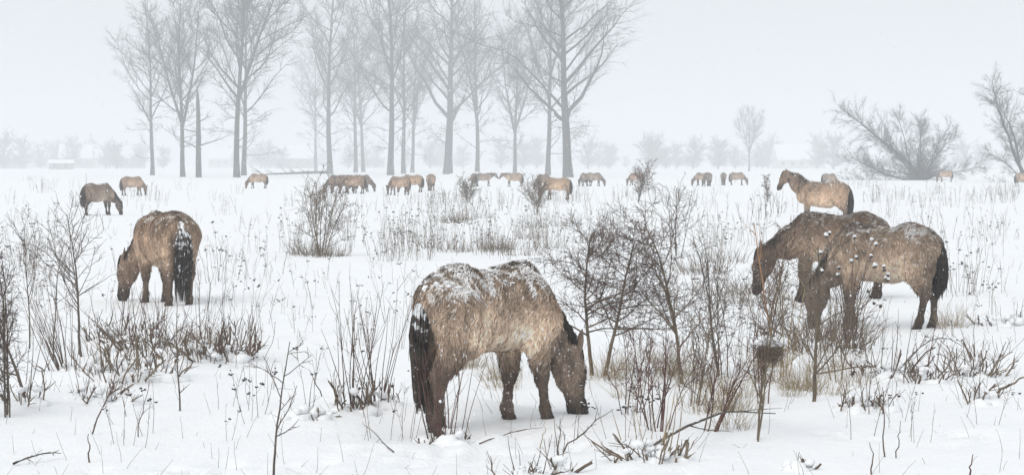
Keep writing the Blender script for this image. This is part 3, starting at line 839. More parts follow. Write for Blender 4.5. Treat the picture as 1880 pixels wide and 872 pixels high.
pop(3, 822, 320, 1.18, 60, 'thickest poplar, standing at the snow mound')
pop(1, 876, 319, 1.12, 280, 'bare poplar above the grey pair of horses')
pop(2, 945, 319, 1.0, 10, 'poplar with arching limbs above the snow-plastered horse')
pop(4, 1006, 322, 1.25, 120, 'slender poplar next to the last thick one')
pop(3, 1043, 326, 1.0, 200, 'thick poplar with drooping side limbs ending the row')
def snag():
    rng = random.Random(7); t = Tubes()
    pts = grow(rng, (0, 0, -.3), (0, 0, 1), 14.5, 9, .02, .02)
    t.add(pts, [.5, .46, .43, .41, .39, .36, .33, .3, .24, .02], 8)
    l = Tubes()
    for tt, az, L in ((.33, 2.6, 7.5), (.36, .2, 5.5), (.5, 3.4, 3), (.62, 1, 2)):
        p, d = at_line(pts, tt); lp = grow(rng, p, (math.cos(az), .2, .25), L, 6, .1, .03); l.add(lp, taper(.12, .02, 6), 5)
        for k in range(9):
            p2, d2 = at_line(lp, rng.uniform(.2, 1)); l.add(grow(rng, p2, side_dir(rng, d2, .6), rng.uniform(.6, 1.8), 3, .12, .05), taper(.03, .012, 3), 3)
    x, y, z = gp(365, 326)
    put_tree('broken_tree', (t.mesh('trunk', M['poplar_bark']), l.mesh('limbs', M['poplar_bark'])), (x, y, z), 0, 1, 'dead poplar snag with broken top among the row', cat='tree', parts=('trunk', 'limbs'))
snag()
x, y, z = gp(1690, 331)
put_tree('willow_tree', willow(201, [(-.62, .1, .74, 14.5, .36), (-.55, .3, .5, 9, .16), (-.95, -.1, .16, 11, .22), (-.9, .2, .05, 12, .18), (-.7, .4, .45, 8, .14), (-.15, 0, .9, 7.5, .12), (.35, 0, .8, 8, .14), (.65, .2, .6, 8, .14), (.8, -.1, .35, 8, .12), (-.4, .2, .7, 9, .15), (.1, .3, .8, 8.5, .13)], 1.3, ball=(300, 4.3)), (x, y, z), 0, 1.0, 'spreading half-fallen willow with one long leaning limb and a dense brushy base')
x, y, z = gp(1884, 335)
put_tree('willow_tree', willow(202, [(-.25, .1, .95, 15, .34), (-.42, 0, .85, 12.5, .24), (.15, .1, .95, 15.5, .3), (.3, 0, .8, 11, .2), (-.95, 0, .12, 8, .16), (-.6, .1, .4, 7, .12), (.5, .2, .6, 9, .16), (-.05, -.1, .95, 13, .22)], 1.15, ball=(50, 2.6)), (x, y, z), 0, .86, 'upright many-stemmed willow at the edge of the meadow')
x, y, z = gp(1375, 314.5)
put_tree('slim_tree', PV[2], (x, y, z), 1.0, .60, 'slim pale bare tree standing alone in the snowy haze')
# fallen trunk beside the poplar
rng = random.Random(3); t, t2 = Tubes(), Tubes()
x0, y0, z0 = gp(598, 321.5); x1, y1, z1 = gp(470, 322.5)
t.add([(0, 0, .55), ((x1 - x0) * .3, (y1 - y0) * .3, .5), ((x1 - x0) * .65, (y1 - y0) * .65, .32), (x1 - x0, y1 - y0, .15)], [.26, .24, .18, .06], 8)
for k in range(14):
    f = rng.uniform(.3, 1); t2.add(grow(rng, ((x1 - x0) * f, (y1 - y0) * f, .75 - .5 * f), (-.6, rng.gauss(0, .4), rng.uniform(.1, .7)), rng.uniform(1, 3), 4, .12, .03), taper(.06, .015, 4), 4)
put_tree('fallen_tree', (t.mesh('trunk', M['poplar_bark']), t2.mesh('limbs', M['poplar_bark'])), (x0, y0, z0), 0, 1, 'fallen bare trunk lying in the snow beside a tall poplar', None, 'fallen tree', ('trunk', 'limbs'))

# far trees in the haze (individual crowns)
def far_tree(seed):
    rng = random.Random(seed); tr, cr = Tubes(), Tubes()
    H = 11
    pts = grow(rng, (0, 0, -.3), (0, 0, 1), H * .8, 7, .05, .03); tr.add(pts, taper(.4, .06, 7), 6)
    for k in range(60):
        p, d = at_line(pts, rng.uniform(.08, 1)); L = rng.uniform(2.5, 6.5)
        lp = grow(rng, p, side_dir(rng, d, rng.uniform(.6, 1.5)), L, 5, .18, .05); tr.add(lp, taper(.10, .02, 5), 4)
        for q in range(16):
            p2, d2 = at_line(lp, rng.uniform(.1, 1)); cr.add(grow(rng, p2, side_dir(rng, d2, rng.uniform(.3, 1.1)), rng.uniform(.8, 2.2), 3, .18, .02), taper(.075, .03, 3), 3)
    return tr.mesh('trunk', M['poplar_bark']), cr.mesh('crown', M['twig_far'])
FT = [far_tree(301), far_tree(302)]
FAR = [(8, 800, 1.3), (40, 830, 1.15), (75, 900, .9), (215, 760, .9), (255, 900, 1.0), (300, 820, .8), (480, 900, 1.0), (520, 850, .8), (640, 820, .9), (690, 900, .95),
       (790, 820, 1.0), (850, 900, .9), (920, 830, 1.1), (985, 860, 1.2), (1080, 780, 1.1), (1120, 860, .9), (1198, 700, 1.05), (1222, 760, .75), (1272, 720, 1.0), (1318, 720, 1.0), (1350, 800, .8),
       (1400, 820, .9), (1500, 800, 1.2), (1530, 700, 1.1), (1580, 860, 1.0), (1640, 820, 1.0), (1770, 760, 1.0), (1800, 860, .9)]
_r = random.Random(17)
for k in range(64):
    FAR.append((_r.choice([_r.uniform(0, 260), _r.uniform(460, 720), _r.uniform(700, 1150), _r.uniform(1180, 1420), _r.uniform(1420, 1880)]), _r.uniform(800, 1300), _r.uniform(.45, 1.3)))
for i, (px, d, sc) in enumerate(FAR):
    d *= 1.25; sc *= 1.12
    put_tree('hazy_tree', FT[i % 2], ((px - 940) / FPX * d, d, 0), i * 1.3, sc, 'bare rounded tree lost in haze, ' + ('beside the far village' if px < 320 else 'far behind the poplar row' if px < 1160 else 'on the far side beyond the small horses' if px < 1420 else 'beyond the willows'), 'distant tree line')

# ------------------------------------------------------------------ village
def house(px, d, w, hwall, hroof, depth, rz, label, pale=False, chim=True, group='village houses'):
    d = d * 1.45 if d > 700 else d * 1.25
    x = (px - 940) / FPX * d
    o = thing('house', label, 'house', (x, d, 0), R(rz), 1.4, group)
    v, f = box_arrays((0, 0, hwall / 2), (w, depth, hwall))
    g = np.array([(-w / 2, -depth / 2, hwall), (-w / 2, depth / 2, hwall), (-w / 2, 0, hwall + hroof), (w / 2, -depth / 2, hwall), (w / 2, depth / 2, hwall), (w / 2, 0, hwall + hroof)])
    new_obj('wall', mesh_np('wall', np.concatenate([v, g]), [f, np.array([(8, 10, 9), (11, 12, 13)])], M['wall_pale' if pale else 'wall'], False), o)
    e = .4; Vr = []
    for zz in (.0, .28):
        Vr += [(-w / 2 - e, -depth / 2 - e, hwall - .25 + zz), (-w / 2 - e, 0, hwall + hroof + .05 + zz), (-w / 2 - e, depth / 2 + e, hwall - .25 + zz),
               (w / 2 + e, -depth / 2 - e, hwall - .25 + zz), (w / 2 + e, 0, hwall + hroof + .05 + zz), (w / 2 + e, depth / 2 + e, hwall - .25 + zz)]
    Fr = np.array([(0, 1, 4, 3), (1, 2, 5, 4), (6, 9, 10, 7), (7, 10, 11, 8), (0, 3, 9, 6), (2, 8, 11, 5), (0, 6, 7, 1), (1, 7, 8, 2), (3, 4, 10, 9), (4, 5, 11, 10)])
    rf = new_obj('roof', mesh_np('roof', np.array(Vr), Fr, M['snow'], False), o)
    if chim:
        v, f = box_arrays((w * .3, .6, hwall + hroof + .3), (.9, .9, 1.8)); new_obj('chimney', mesh_np('chimney', v, f, M['wall'], False), rf)
    n = max(2, int(w / 3))
    for k in range(n):
        v, f = box_arrays((-w / 2 + (k + .5) * w / n, -depth / 2 - .02, hwall * .55), (1.1, .08, 1.3)); new_obj('window', mesh_np('window', v, f, M['pane'], False), o)
HL = 'snow-roofed brick house in the far village, faint through the falling snow'
HL2 = 'pale rendered house with snowy roof in the far village, faint through the snow'
for px, d, w, hw, hr, dp, rz, pale in [(22, 760, 11, 3.6, 4, 8, 12, 0), (62, 850, 10, 4.5, 4, 8, -14, 1), (140, 800, 12, 4, 5, 9, 8, 0), (172, 860, 10, 5, 4.5, 8, 80, 0), (205, 830, 11, 4, 4.5, 8, -10, 1),
                                       (240, 780, 9, 4, 4, 8, 30, 0), (545, 760, 14, 3.8, 4.2, 9, -8, 0), (505, 860, 10, 4, 4, 8, 70, 1), (680, 880, 12, 4, 4.5, 8, 5, 0), (410, 880, 10, 4, 4, 8, -20, 1), (1610, 860, 10, 4, 4, 8, 15, 0)]:
    house(px, d, w, hw, hr, dp, rz, HL2 if pale else HL, bool(pale))
house(1465, 740, 17, 3.2, 5.2, 11, 6, 'long farmhouse with a broad white roof beyond the willow', True, True, None)
house(113, 699, 6.5, 2.0, .5, 4, 4, 'low grey shed with flat snowy top standing before the village', False, False, None)
def church():
    d = 1450; x = (168 - 940) / FPX * d
    o = thing('church_tower', 'thin church spire barely visible above the far village', 'church', (x, d, 0), 0, 1.15)
    v, f = box_arrays((0, 0, 6), (4.2, 4.2, 12)); new_obj('tower', mesh_np('tower', v, f, M['wall'], False), o)
    v = np.array([(-2.3, -2.3, 12), (2.3, -2.3, 12), (2.3, 2.3, 12), (-2.3, 2.3, 12), (0, 0, 21)])
    new_obj('spire', mesh_np('spire', v, [np.array([(0, 1, 4), (1, 2, 4), (2, 3, 4), (3, 0, 4)])], M['slate'], False), o)
church()

# ------------------------------------------------------------------ shrubs, saplings, stools, weeds
MAIN_STEM = {}
def sapling(seed, H, r, lean=(0, 0), nb=14, spread=.5, lo=.25, sub=6, twr=.0022, ang=(.5, 1.0), stems=1, up=.04, mat='bark', tmat='twig', fuzz=1.0):
    rng = random.Random(seed); tr, cr = Tubes(), Tubes()
    for s in range(stems):
        a = rng.uniform(0, 6.28); q = .0 if stems == 1 else rng.uniform(.08, .28)
        hh = H * (1 if s == 0 else rng.uniform(.7, .98))
        pts = grow(rng, (math.cos(a) * .06 * (stems > 1), math.sin(a) * .06 * (stems > 1), -.08), (lean[0] + math.cos(a) * q, lean[1] + math.sin(a) * q, 1), hh * 1.03, 11, .05, .02)
        rr = r * (1 if s == 0 else rng.uniform(.6, .9))
        if s == 0: MAIN_STEM[seed] = pts
        tr.add(pts, [rr * (1 - .85 * i / 11) + .0015 for i in range(12)], 7)
        for k in range(nb):
            t = lo + (1 - lo) * ((k + rng.random()) / nb)
            p, d = at_line(pts, min(t, .995))
            L = spread * (1.15 - .75 * t) * rng.uniform(.55, 1.25)
            lp = grow(rng, p, side_dir(rng, d, rng.uniform(*ang)), L, 6, .13, up)
            r1 = rr * (1 - .85 * t) * .5 + .0018
            tr.add(lp, taper(r1, twr * .8, 6), 4)
            for j in range(int(sub * (.6 + L))):
                p2, d2 = at_line(lp, rng.uniform(.12, 1)); l2 = L * rng.uniform(.14, .45) + .03
                bp = grow(rng, p2, side_dir(rng, d2, rng.uniform(.45, 1.15)), l2, 4, .17, .02)
                cr.add(bp, taper(twr * 1.25, twr * .6, 4), 3)
                for q2 in range(int(fuzz * (2 + l2 * 12))):
                    p3, d3 = at_line(bp, rng.uniform(.1, 1))
                    cr.add(grow(rng, p3, side_dir(rng, d3, rng.uniform(.6, 1.3)), rng.uniform(.02, .11), 2, .12, .0), taper(twr * .85, twr * .4, 2), 3)
    return tr.mesh('stem', M[mat]), cr.mesh('twigs', M[tmat])

def px_h(py_base, py_top, d): return (py_base - py_top) / FPX * d

def put_sapling(seed, px, py, top, label, name='bare_sapling', cat='shrub', group=None, **kw):
    x, y, z = gp(px, py)
    H = px_h(py, top, y)
    put_tree(name, sapling(seed, H, **kw), (x, y, z), 0, 1, label, group, cat, ('stem', 'twigs'))

# thorn bushes and saplings in the right half
put_sapling(401, 1088, 690, 418, 'dense hawthorn bush, crooked twigs, right at the shaggy young horse\'s head', 'hawthorn_bush', r=.020, lean=(.03, 0), nb=26, spread=.88, lo=.30, sub=13, ang=(.8, 1.45), up=.0, mat='bark_green', fuzz=1.4)
put_sapling(402, 1108, 690, 425, 'second stem of thorny hawthorn leaning beside its neighbour\'s trunk', 'hawthorn_bush', r=.020, lean=(.14, .05), nb=24, spread=.80, lo=.32, sub=13, ang=(.8, 1.45), up=.0, mat='bark_green', fuzz=1.4)
put_sapling(403, 1254, 705, 395, 'tall thorn sapling with long arching side shoots between hawthorn and bird nest', 'thorn_sapling', r=.018, lean=(-.03, 0), nb=22, spread=.95, lo=.24, sub=11, ang=(.5, 1.0), up=.05, mat='bark_green', fuzz=1.1)
put_sapling(404, 1380, 810, 415, 'forked greyish sapling carrying a snow-capped bird nest', 'nest_sapling', r=.0085, lean=(-.08, 0), nb=13, spread=.6, lo=.16, sub=6, ang=(.35, .8), stems=2, up=.08, mat='bark_green', fuzz=.8)
put_sapling(405, 1495, 738, 440, 'pale-stemmed sapling with tangled shoots before the grazing grey-brown horse', 'pale_sapling', r=.017, nb=14, spread=.6, lo=.15, sub=6, ang=(.35, .9), up=.07, mat='bark_green', tmat='weed', fuzz=.9)
put_sapling(406, 1335, 690, 420, 'thin multi-stemmed briar between the arching sapling and the nest sapling', 'briar_bush', r=.007, nb=8, spread=.45, lo=.2, sub=4, ang=(.4, .9), stems=5, up=.03, mat='bark', fuzz=.7)
put_sapling(407, 1440, 690, 470, 'tangled dry briar under the dark brown horse\'s nose', 'briar_bush', r=.007, nb=7, spread=.4, lo=.15, sub=4, ang=(.4, 1.0), stems=4, up=.03, mat='straw', tmat='weed', fuzz=.6)
put_sapling(408, 1210, 790, 560, 'reddish cane clump growing from the stool with the broken stubs', 'cane_clump', r=.006, nb=5, spread=.3, lo=.3, sub=3, ang=(.3, .7), stems=9, up=.06, mat='twig_red', tmat='twig_red', fuzz=.3)
put_sapling(409, 1300, 790, 600, 'leaning reddish canes beside the fallen branch', 'cane_clump', r=.006, lean=(.35, 0), nb=5, spread=.3, lo=.3, sub=3, ang=(.3, .7), stems=7, up=.06, mat='twig_red', tmat='twig_red', fuzz=.3)
# left side
put_sapling(411, 150, 655, 385, 'leaning bare sapling with wide crooked crown beside the snowy willow stools', 'bare_sapling', r=.015, lean=(-.18, 0), nb=17, spread=.9, lo=.38, sub=5, ang=(.5, 1.0), up=.05, fuzz=.35)
put_sapling(412, 143, 650, 420, 'straight thin sapling next to the leaning one', 'bare_sapling', r=.010, lean=(.02, .05), nb=13, spread=.8, lo=.35, sub=5, up=.05, fuzz=.3)
put_sapling(413, 97, 662, 430, 'thin upright sapling with few forked twigs', 'bare_sapling', r=.008, nb=9, spread=.55, lo=.45, sub=4, up=.06, fuzz=.3)
put_sapling(414, 52, 640, 400, 'slim crooked sapling among tall dry stalks', 'bare_sapling', r=.008, lean=(.08, 0), nb=12, spread=.75, lo=.35, sub=5, up=.05, fuzz=.3)
put_sapling(415, 8, 765, 400, 'brushy dark shrub with crowded upright stems', 'brushy_shrub', r=.009, nb=13, spread=.38, lo=.1, sub=9, ang=(.3, .8), stems=5, up=.1, fuzz=.7)
put_sapling(416, 46, 730, 540, 'leaning broken sapling with split bark', 'bare_sapling', r=.016, lean=(-.28, 0), nb=6, spread=.4, lo=.2, sub=4, fuzz=.4)
put_sapling(417, 500, 884, 605, 'foreground sapling with long twigs reaching sideways', 'bare_sapling', r=.008, nb=8, spread=.42, lo=.3, sub=4, ang=(.6, 1.1), up=.02, mat='bark', fuzz=.35)
put_sapling(418, 328, 755, 545, 'single dark upright stem with stubby buds', 'bare_sapling', r=.007, nb=6, spread=.1, lo=.2, sub=2, fuzz=.3)
put_sapling(419, 590, 470, 330, 'arching many-stemmed shrub in the open snow', 'arching_shrub', r=.016, nb=9, spread=.9, lo=.2, sub=6, ang=(.25, .7), stems=7, up=.0, mat='weed', tmat='weed', twr=.004, fuzz=.5)
put_sapling(420, 1170, 372, 300, 'dark red-stemmed bush in mid meadow', 'arching_shrub', r=.02, nb=10, spread=1.2, lo=.1, sub=6, ang=(.3, .7), stems=4, up=.02, tmat='twig_red', twr=.009, fuzz=.4)
put_sapling(421, 1410, 372, 322, 'small dark conical weed standing near the alert horse\'s muzzle', 'conical_weed', 'plant', r=.02, nb=26, spread=.42, lo=.1, sub=7, ang=(.6, 1.0), up=.02, twr=.010, fuzz=.7)
put_sapling(422, 1245, 470, 330, 'tall thin arching shoots in the middle of the meadow', 'arching_shrub', r=.010, nb=7, spread=.8, lo=.3, sub=4, ang=(.3, .7), stems=4, up=.03, twr=.004, fuzz=.3)
put_sapling(423, 860, 372, 322, 'brown brushy shrub between the head-on horse and the pale sandy one', 'arching_shrub', r=.015, nb=9, spread=.8, lo=.1, sub=6, stems=8, tmat='weed', mat='weed', twr=.008, fuzz=.4)
put_sapling(424, 985, 395, 322, 'loose brown weed bush before the pale sandy horse', 'arching_shrub', r=.012, nb=10, spread=.9, lo=.1, sub=6, stems=6, tmat='weed', mat='weed', twr=.006, fuzz=.4)

put_sapling(425, 1160, 760, 600, 'sparse red canes between the young horse and the bleached stool', 'cane_clump', r=.0045, lean=(.1, 0), nb=4, spread=.22, lo=.35, sub=3, ang=(.3, .7), stems=7, up=.05, mat='twig_red', tmat='twig_red', fuzz=.3)
put_sapling(426, 1270, 745, 560, 'crowded brown canes at the foot of the arching thorn sapling', 'cane_clump', r=.0045, lean=(.12, 0), nb=5, spread=.28, lo=.25, sub=4, ang=(.3, .8), stems=10, up=.05, mat='weed', tmat='weed', fuzz=.4)
put_sapling(427, 1540, 700, 470, 'thin briar stems before the grey-brown horse\'s forelegs', 'briar_bush', r=.006, nb=5, spread=.34, lo=.25, sub=3, ang=(.4, 1.0), stems=4, up=.03, mat='weed', fuzz=.5)
put_sapling(428, 1405, 740, 520, 'tangled briar right beside the snow-capped nest', 'briar_bush', r=.006, nb=6, spread=.36, lo=.2, sub=3, ang=(.4, 1.1), stems=5, up=.02, mat='twig_red', fuzz=.6)
# coppiced stools: cut stubs, shoots, snow lodged between them
def stool(seed, w, stubs, stub_h, shoots, shoot_h, snow_n, shoot_mat='twig', lean=(0, 0)):
    snow_n = int(snow_n * 1.7)
    rng = random.Random(seed); st, sh, sn = Tubes(), Tubes(), Tubes()
    for k in range(int(stubs * 1.25)):
        a = rng.uniform(0, 6.28); q = w * math.sqrt(rng.random())
        b = (math.cos(a) * q, math.sin(a) * q * .6, -.04); L = stub_h * rng.uniform(.25, 1.2)
        o_ = rng.uniform(.05, 1.15)
        pts = grow(rng, b, (math.cos(a) * o_ + lean[0], math.sin(a) * o_, 1), L, 4, .24, .06)
        r = rng.uniform(.0028, .0085) * (1.7 if rng.random() < .15 else 1)
        pts.append(tuple(pts[-1][i] + (pts[-1][i] - pts[-2][i]) * .02 for i in range(3)))
        st.add(pts, [r * 1.15, r, r * .95, r * .9, r * .85, .0008], 6)
        for j in range(rng.randint(1, 5)):
            p, d = at_line(pts[:-1], rng.uniform(.25, .95)); st.add(grow(rng, p, side_dir(rng, d, rng.uniform(.3, .8)), L * rng.uniform(.25, .7), 3, .14, .1), taper(r * .5, .0018, 3), 4)
    for k in range(shoots):
        a = rng.uniform(0, 6.28); q = w * .7 * rng.random()
        L = shoot_h * rng.uniform(.55, 1.1)
        pts = grow(rng, (math.cos(a) * q, math.sin(a) * q * .6, 0), (math.cos(a) * .22 + lean[0], math.sin(a) * .2 + lean[1], 1), L, 8, .045, .0)
        sh.add(pts, taper(rng.uniform(.0032, .0055), .0013, 8), 4)
        if rng.random() < .6:
            for j in range(rng.randint(1, 4)):
                p, d = at_line(pts, rng.uniform(.35, .95)); sh.add(grow(rng, p, side_dir(rng, d, rng.uniform(.25, .6)), L * rng.uniform(.1, .3), 4, .06, .02), taper(.0024, .001, 4), 3)
    for k in range(snow_n):
        a = rng.uniform(0, 6.28)
        if k % 3 == 0:                                        # drift at the foot
            q = w * rng.uniform(0, .9); r = rng.uniform(.07, .14)
            sn.blob((math.cos(a) * q, math.sin(a) * q * .65, -.035), r, rng.uniform(.55, .8), rng.randint(0, 99))
        else:                                                 # clots caught between twigs
            q = w * rng.uniform(0, .85); r = rng.uniform(.018, .055)
            sn.blob((math.cos(a) * q, math.sin(a) * q * .65, rng.uniform(.02, stub_h * .5)), r, rng.uniform(.6, .9), rng.randint(0, 99))
    return st.mesh('stubs', M[('cut_wood', 'weed', 'cut_wood', 'twig')[seed % 4]]), sh.mesh('shoots', M[shoot_mat]), sn.mesh('snow_cap', M['snow'])

def put_stool(seed, px, py, label, w=.35, stubs=16, stub_h=.3, shoots=5, shoot_h=.9, snow_n=8, mat='twig', lean=(0, 0), group='coppiced willow stools'):
    x, y, z = gp(px, py)
    put_tree('willow_stool', stool(seed, w, stubs, stub_h, shoots, shoot_h, snow_n, mat, lean), (x, y, z), 0, 1, label, group, 'shrub', ('stubs', 'shoots', 'snow_cap'))
put_stool(501, 235, 690, 'largest snow-filled willow stool, wide ring of cut stubs', .55, 46, .34, 5, .8, 22)
put_stool(502, 190, 738, 'low willow stool of forked stubs poking from a snow hump', .28, 14, .22, 1, .5, 9)
put_stool(503, 150, 735, 'pair of short thick stubs with snow between', .16, 7, .20, 1, .4, 5)
put_stool(504, 285, 640, 'willow stool with a tuft of tall red-brown shoots', .42, 30, .42, 22, .75, 10, 'twig_red')
put_stool(505, 215, 625, 'ragged pale stubs at the back of the stool thicket', .5, 34, .35, 8, .8, 14)
put_stool(506, 365, 660, 'snowy stool of dense straw-brown stubs facing the open snow', .42, 36, .42, 7, .9, 14)
put_stool(507, 420, 655, 'outermost stool of the thicket with splayed curved stubs', .38, 28, .42, 6, .8, 9)
put_stool(508, 115, 680, 'bundle of straight leaning canes by the saplings', .22, 4, .2, 22, .95, 3, 'twig', (-.28, 0))
put_stool(509, 48, 740, 'split old stool below the leaning broken sapling', .16, 8, .28, 5, .7, 4)
put_stool(510, 645, 752, 'stool with forked bleached stubs and tall whips in open snow', .22, 12, .36, 13, 1.05, 7)
put_stool(511, 690, 742, 'low curled stool with upright whips beside the bleached one', .2, 9, .20, 14, 1.0, 6)
put_stool(512, 812, 812, 'red-stemmed stool at the shaggy young horse\'s hind feet', .24, 12, .16, 17, .92, 5, 'twig_red')
put_stool(513, 1195, 845, 'broken bleached stool with snow piled on its stubs', .26, 20, .26, 9, .55, 12, 'straw')
put_stool(514, 1590, 752, 'stool under a thick snow cushion with dark curled leaves', .24, 18, .22, 3, .5, 12)
put_stool(515, 1640, 690, 'row of upright cut stubs in the snow near a long bent branch', .42, 20, .36, 7, .6, 9)
put_stool(516, 1700, 702, 'short stub cluster next to the row of upright stubs', .22, 14, .30, 4, .55, 6, 'twig_red')
put_stool(517, 1790, 690, 'spiky stool of many narrow pointed stubs', .32, 32, .36, 6, .55, 9)
put_stool(518, 1808, 742, 'snow-capped stump with torn bark below the spiky stool', .15, 12, .26, 1, .4, 8)
put_stool(519, 1855, 597, 'low dark shrublet half buried beyond the spiky stool', .5, 26, .20, 3, .4, 10)
put_stool(520, 965, 880, 'small foreground tuft of cut twigs', .16, 12, .16, 4, .3, 4)
put_stool(521, 1030, 872, 'foreground cut stub with one taller shoot', .06, 4, .26, 2, .4, 3)
put_stool(522, 565, 765, 'bent dark twigs breaking through a snow hump', .26, 9, .12, 2, .3, 8)
put_stool(523, 1465, 862, 'dark clump of snow-dusted dead leaves in the foreground', .10, 14, .10, 0, .3, 5)

# bird nest
def nest():
    rng = random.Random(9); t = Tubes(); s = Tubes()
    for k in range(420):
        a = rng.uniform(0, 6.28); ph = rng.uniform(-1.1, .5); r = .075 * rng.uniform(.6, 1.2)
        c = (math.cos(a) * math.cos(ph) * r, math.sin(a) * math.cos(ph) * r, math.sin(ph) * r)
        d = norm((-math.sin(a) + rng.gauss(0, .4), math.cos(a) + rng.gauss(0, .4), rng.gauss(0, .4)))
        t.add(grow(rng, c, d, rng.uniform(.05, .12), 3, .25, 0), taper(.0035, .0012, 3), 3)
    t.blob((0, 0, -.015), .055, .9, 4)
    for k in range(16): s.blob((rng.gauss(0, .045), rng.gauss(0, .04), .066 + rng.uniform(-.02, .025)), rng.uniform(.022, .045), .7, k)
    x, y, z = gp(1380, 810)
    want = px_h(810, 645, y); c = min((at_line(MAIN_STEM[404], k / 200)[0] for k in range(200)), key=lambda q: abs(q[2] - want))
    o = thing('bird_nest', 'old bird nest capped with snow, wedged in the forked sapling', 'nest', (x + c[0] + .02, y + c[1] - .03, z + c[2]))
    new_obj('nest_bowl', t.mesh('nest_bowl', M['weed']), o); new_obj('snow_cap', s.mesh('snow_cap', M['snow']), o)
nest()

# sticks: fallen branches and single stems
def stick(seed, a, b, rad, label, mat='twig', name='fallen_branch', cat='branch', lift_b=0.0, subs=5, sag=.0):
    """a, b: photo pixels of its foot and tip; lift_b: height of the tip"""
    rng = random.Random(seed)
    x0, y0, z0 = gp(*a)
    if lift_b: x1, y1, z1 = x0 + (b[0] - a[0]) / FPX * y0, y0 + rng.uniform(-.05, .05), z0 + (a[1] - b[1]) / FPX * y0
    else:
        x1, y1, z1 = gp(*b); z1 += .03
    n = 7; pts = []
    for i in range(n + 1):
        f = i / n
        pts.append(((x1 - x0) * f + rng.gauss(0, .006), (y1 - y0) * f, (z1 - z0) * f + .01 - (.05 if lift_b and i == 0 else 0) + sag * math.sin(f * math.pi) + rng.gauss(0, .005)))
    t = Tubes(); t.add(pts, taper(rad, rad * .35, n), 6)
    L = math.dist(pts[0], pts[-1])
    for k in range(subs):
        p, d = at_line(pts, rng.uniform(.25, .95)); t.add(grow(rng, p, side_dir(rng, d, rng.uniform(.3, .8)), L * rng.uniform(.06, .22), 4, .1, .02), taper(rad * .45, .0012, 4), 4)
    o = new_obj(name, t.mesh(name, M[mat])); o.location = (x0, y0, z0)
    tag(o, label, cat)
stick(601, (1190, 838), (1425, 770), .012, 'fallen branch lying across the snow below the nest sapling', 'bark', subs=8, sag=.12)
stick(602, (1424, 655), (1384, 412), .013, 'orange-brown peeled stem leaning in front of the dark horse', 'peeled', 'peeled_stem', 'stem', 1, 3)
stick(603, (165, 797), (250, 610), .007, 'dark stick leaning up out of smooth snow below the largest stool', 'twig', 'leaning_stick', 'stick', 1, 6)
stick(604, (249, 803), (275, 700), .005, 'thin dark twig standing beside the leaning stick', 'twig', 'leaning_stick', 'stick', 1, 2)
stick(605, (20, 856), (110, 842), .009, 'fallen branch half sunk in snow at the foot of the slope', 'bark', subs=6, sag=.03)
stick(606, (160, 850), (158, 800), .007, 'short brown broken stub poking from smooth snow', 'cut_wood', 'broken_stub', 'stick', 1, 1)
stick(607, (1030, 830), (1125, 752), .007, 'bent twig rising from snow by the young horse\'s muzzle', 'bark', 'bent_twig', 'stick', 1, 6)
stick(608, (1500, 690), (1665, 690), .010, 'greenish branch lying low towards the upright stubs', 'bark_green', subs=4, sag=.06)
stick(609, (1650, 685), (1780, 650), .008, 'long bent branch arching over the upright stubs', 'bark', subs=4, sag=.22)
stick(610, (1832, 722), (1890, 690), .014, 'thick grey-brown broken branch slanting out of the snow', 'cut_wood', 'broken_branch', 'branch', 1, 5)
stick(611, (1782, 880), (1790, 838), .007, 'lone reddish stub standing in empty snow', 'twig_red', 'broken_stub', 'stick', 1, 0)
stick(612, (1628, 840), (1622, 715), .006, 'straight dark stem below the snow-cushioned stool', 'twig', 'upright_stem', 'stem', 1, 3)
stick(613, (1648, 842), (1655, 775), .005, 'short dark stem paired with the straight one', 'twig', 'upright_stem', 'stem', 1, 1)
stick(614, (1604, 872), (1600, 815), .006, 'brown cut stem at the bottom of the snowfield', 'cut_wood', 'upright_stem', 'stem', 1, 0)
stick(615, (590, 728), (566, 680), .006, 'bare twig stuck aslant in the snow near the tall whips', 'twig', 'leaning_stick', 'stick', 1, 0)
stick(616, (720, 836), (662, 782), .005, 'thin twig lying across smooth snow', 'twig', subs=2)
stick(617, (990, 825), (1004, 775), .005, 'straw stem leaning below the young horse\'s forefoot', 'straw', 'leaning_stick', 'stick', 1, 0)
stick(618, (1020, 868), (1030, 770), .007, 'upright cane in front of the young horse\'s muzzle', 'weed', 'upright_stem', 'stem', 1, 4)
stick(619, (880, 818), (998, 792), .005, 'curved fallen twig in front of the young horse', 'weed', subs=3, sag=.02)

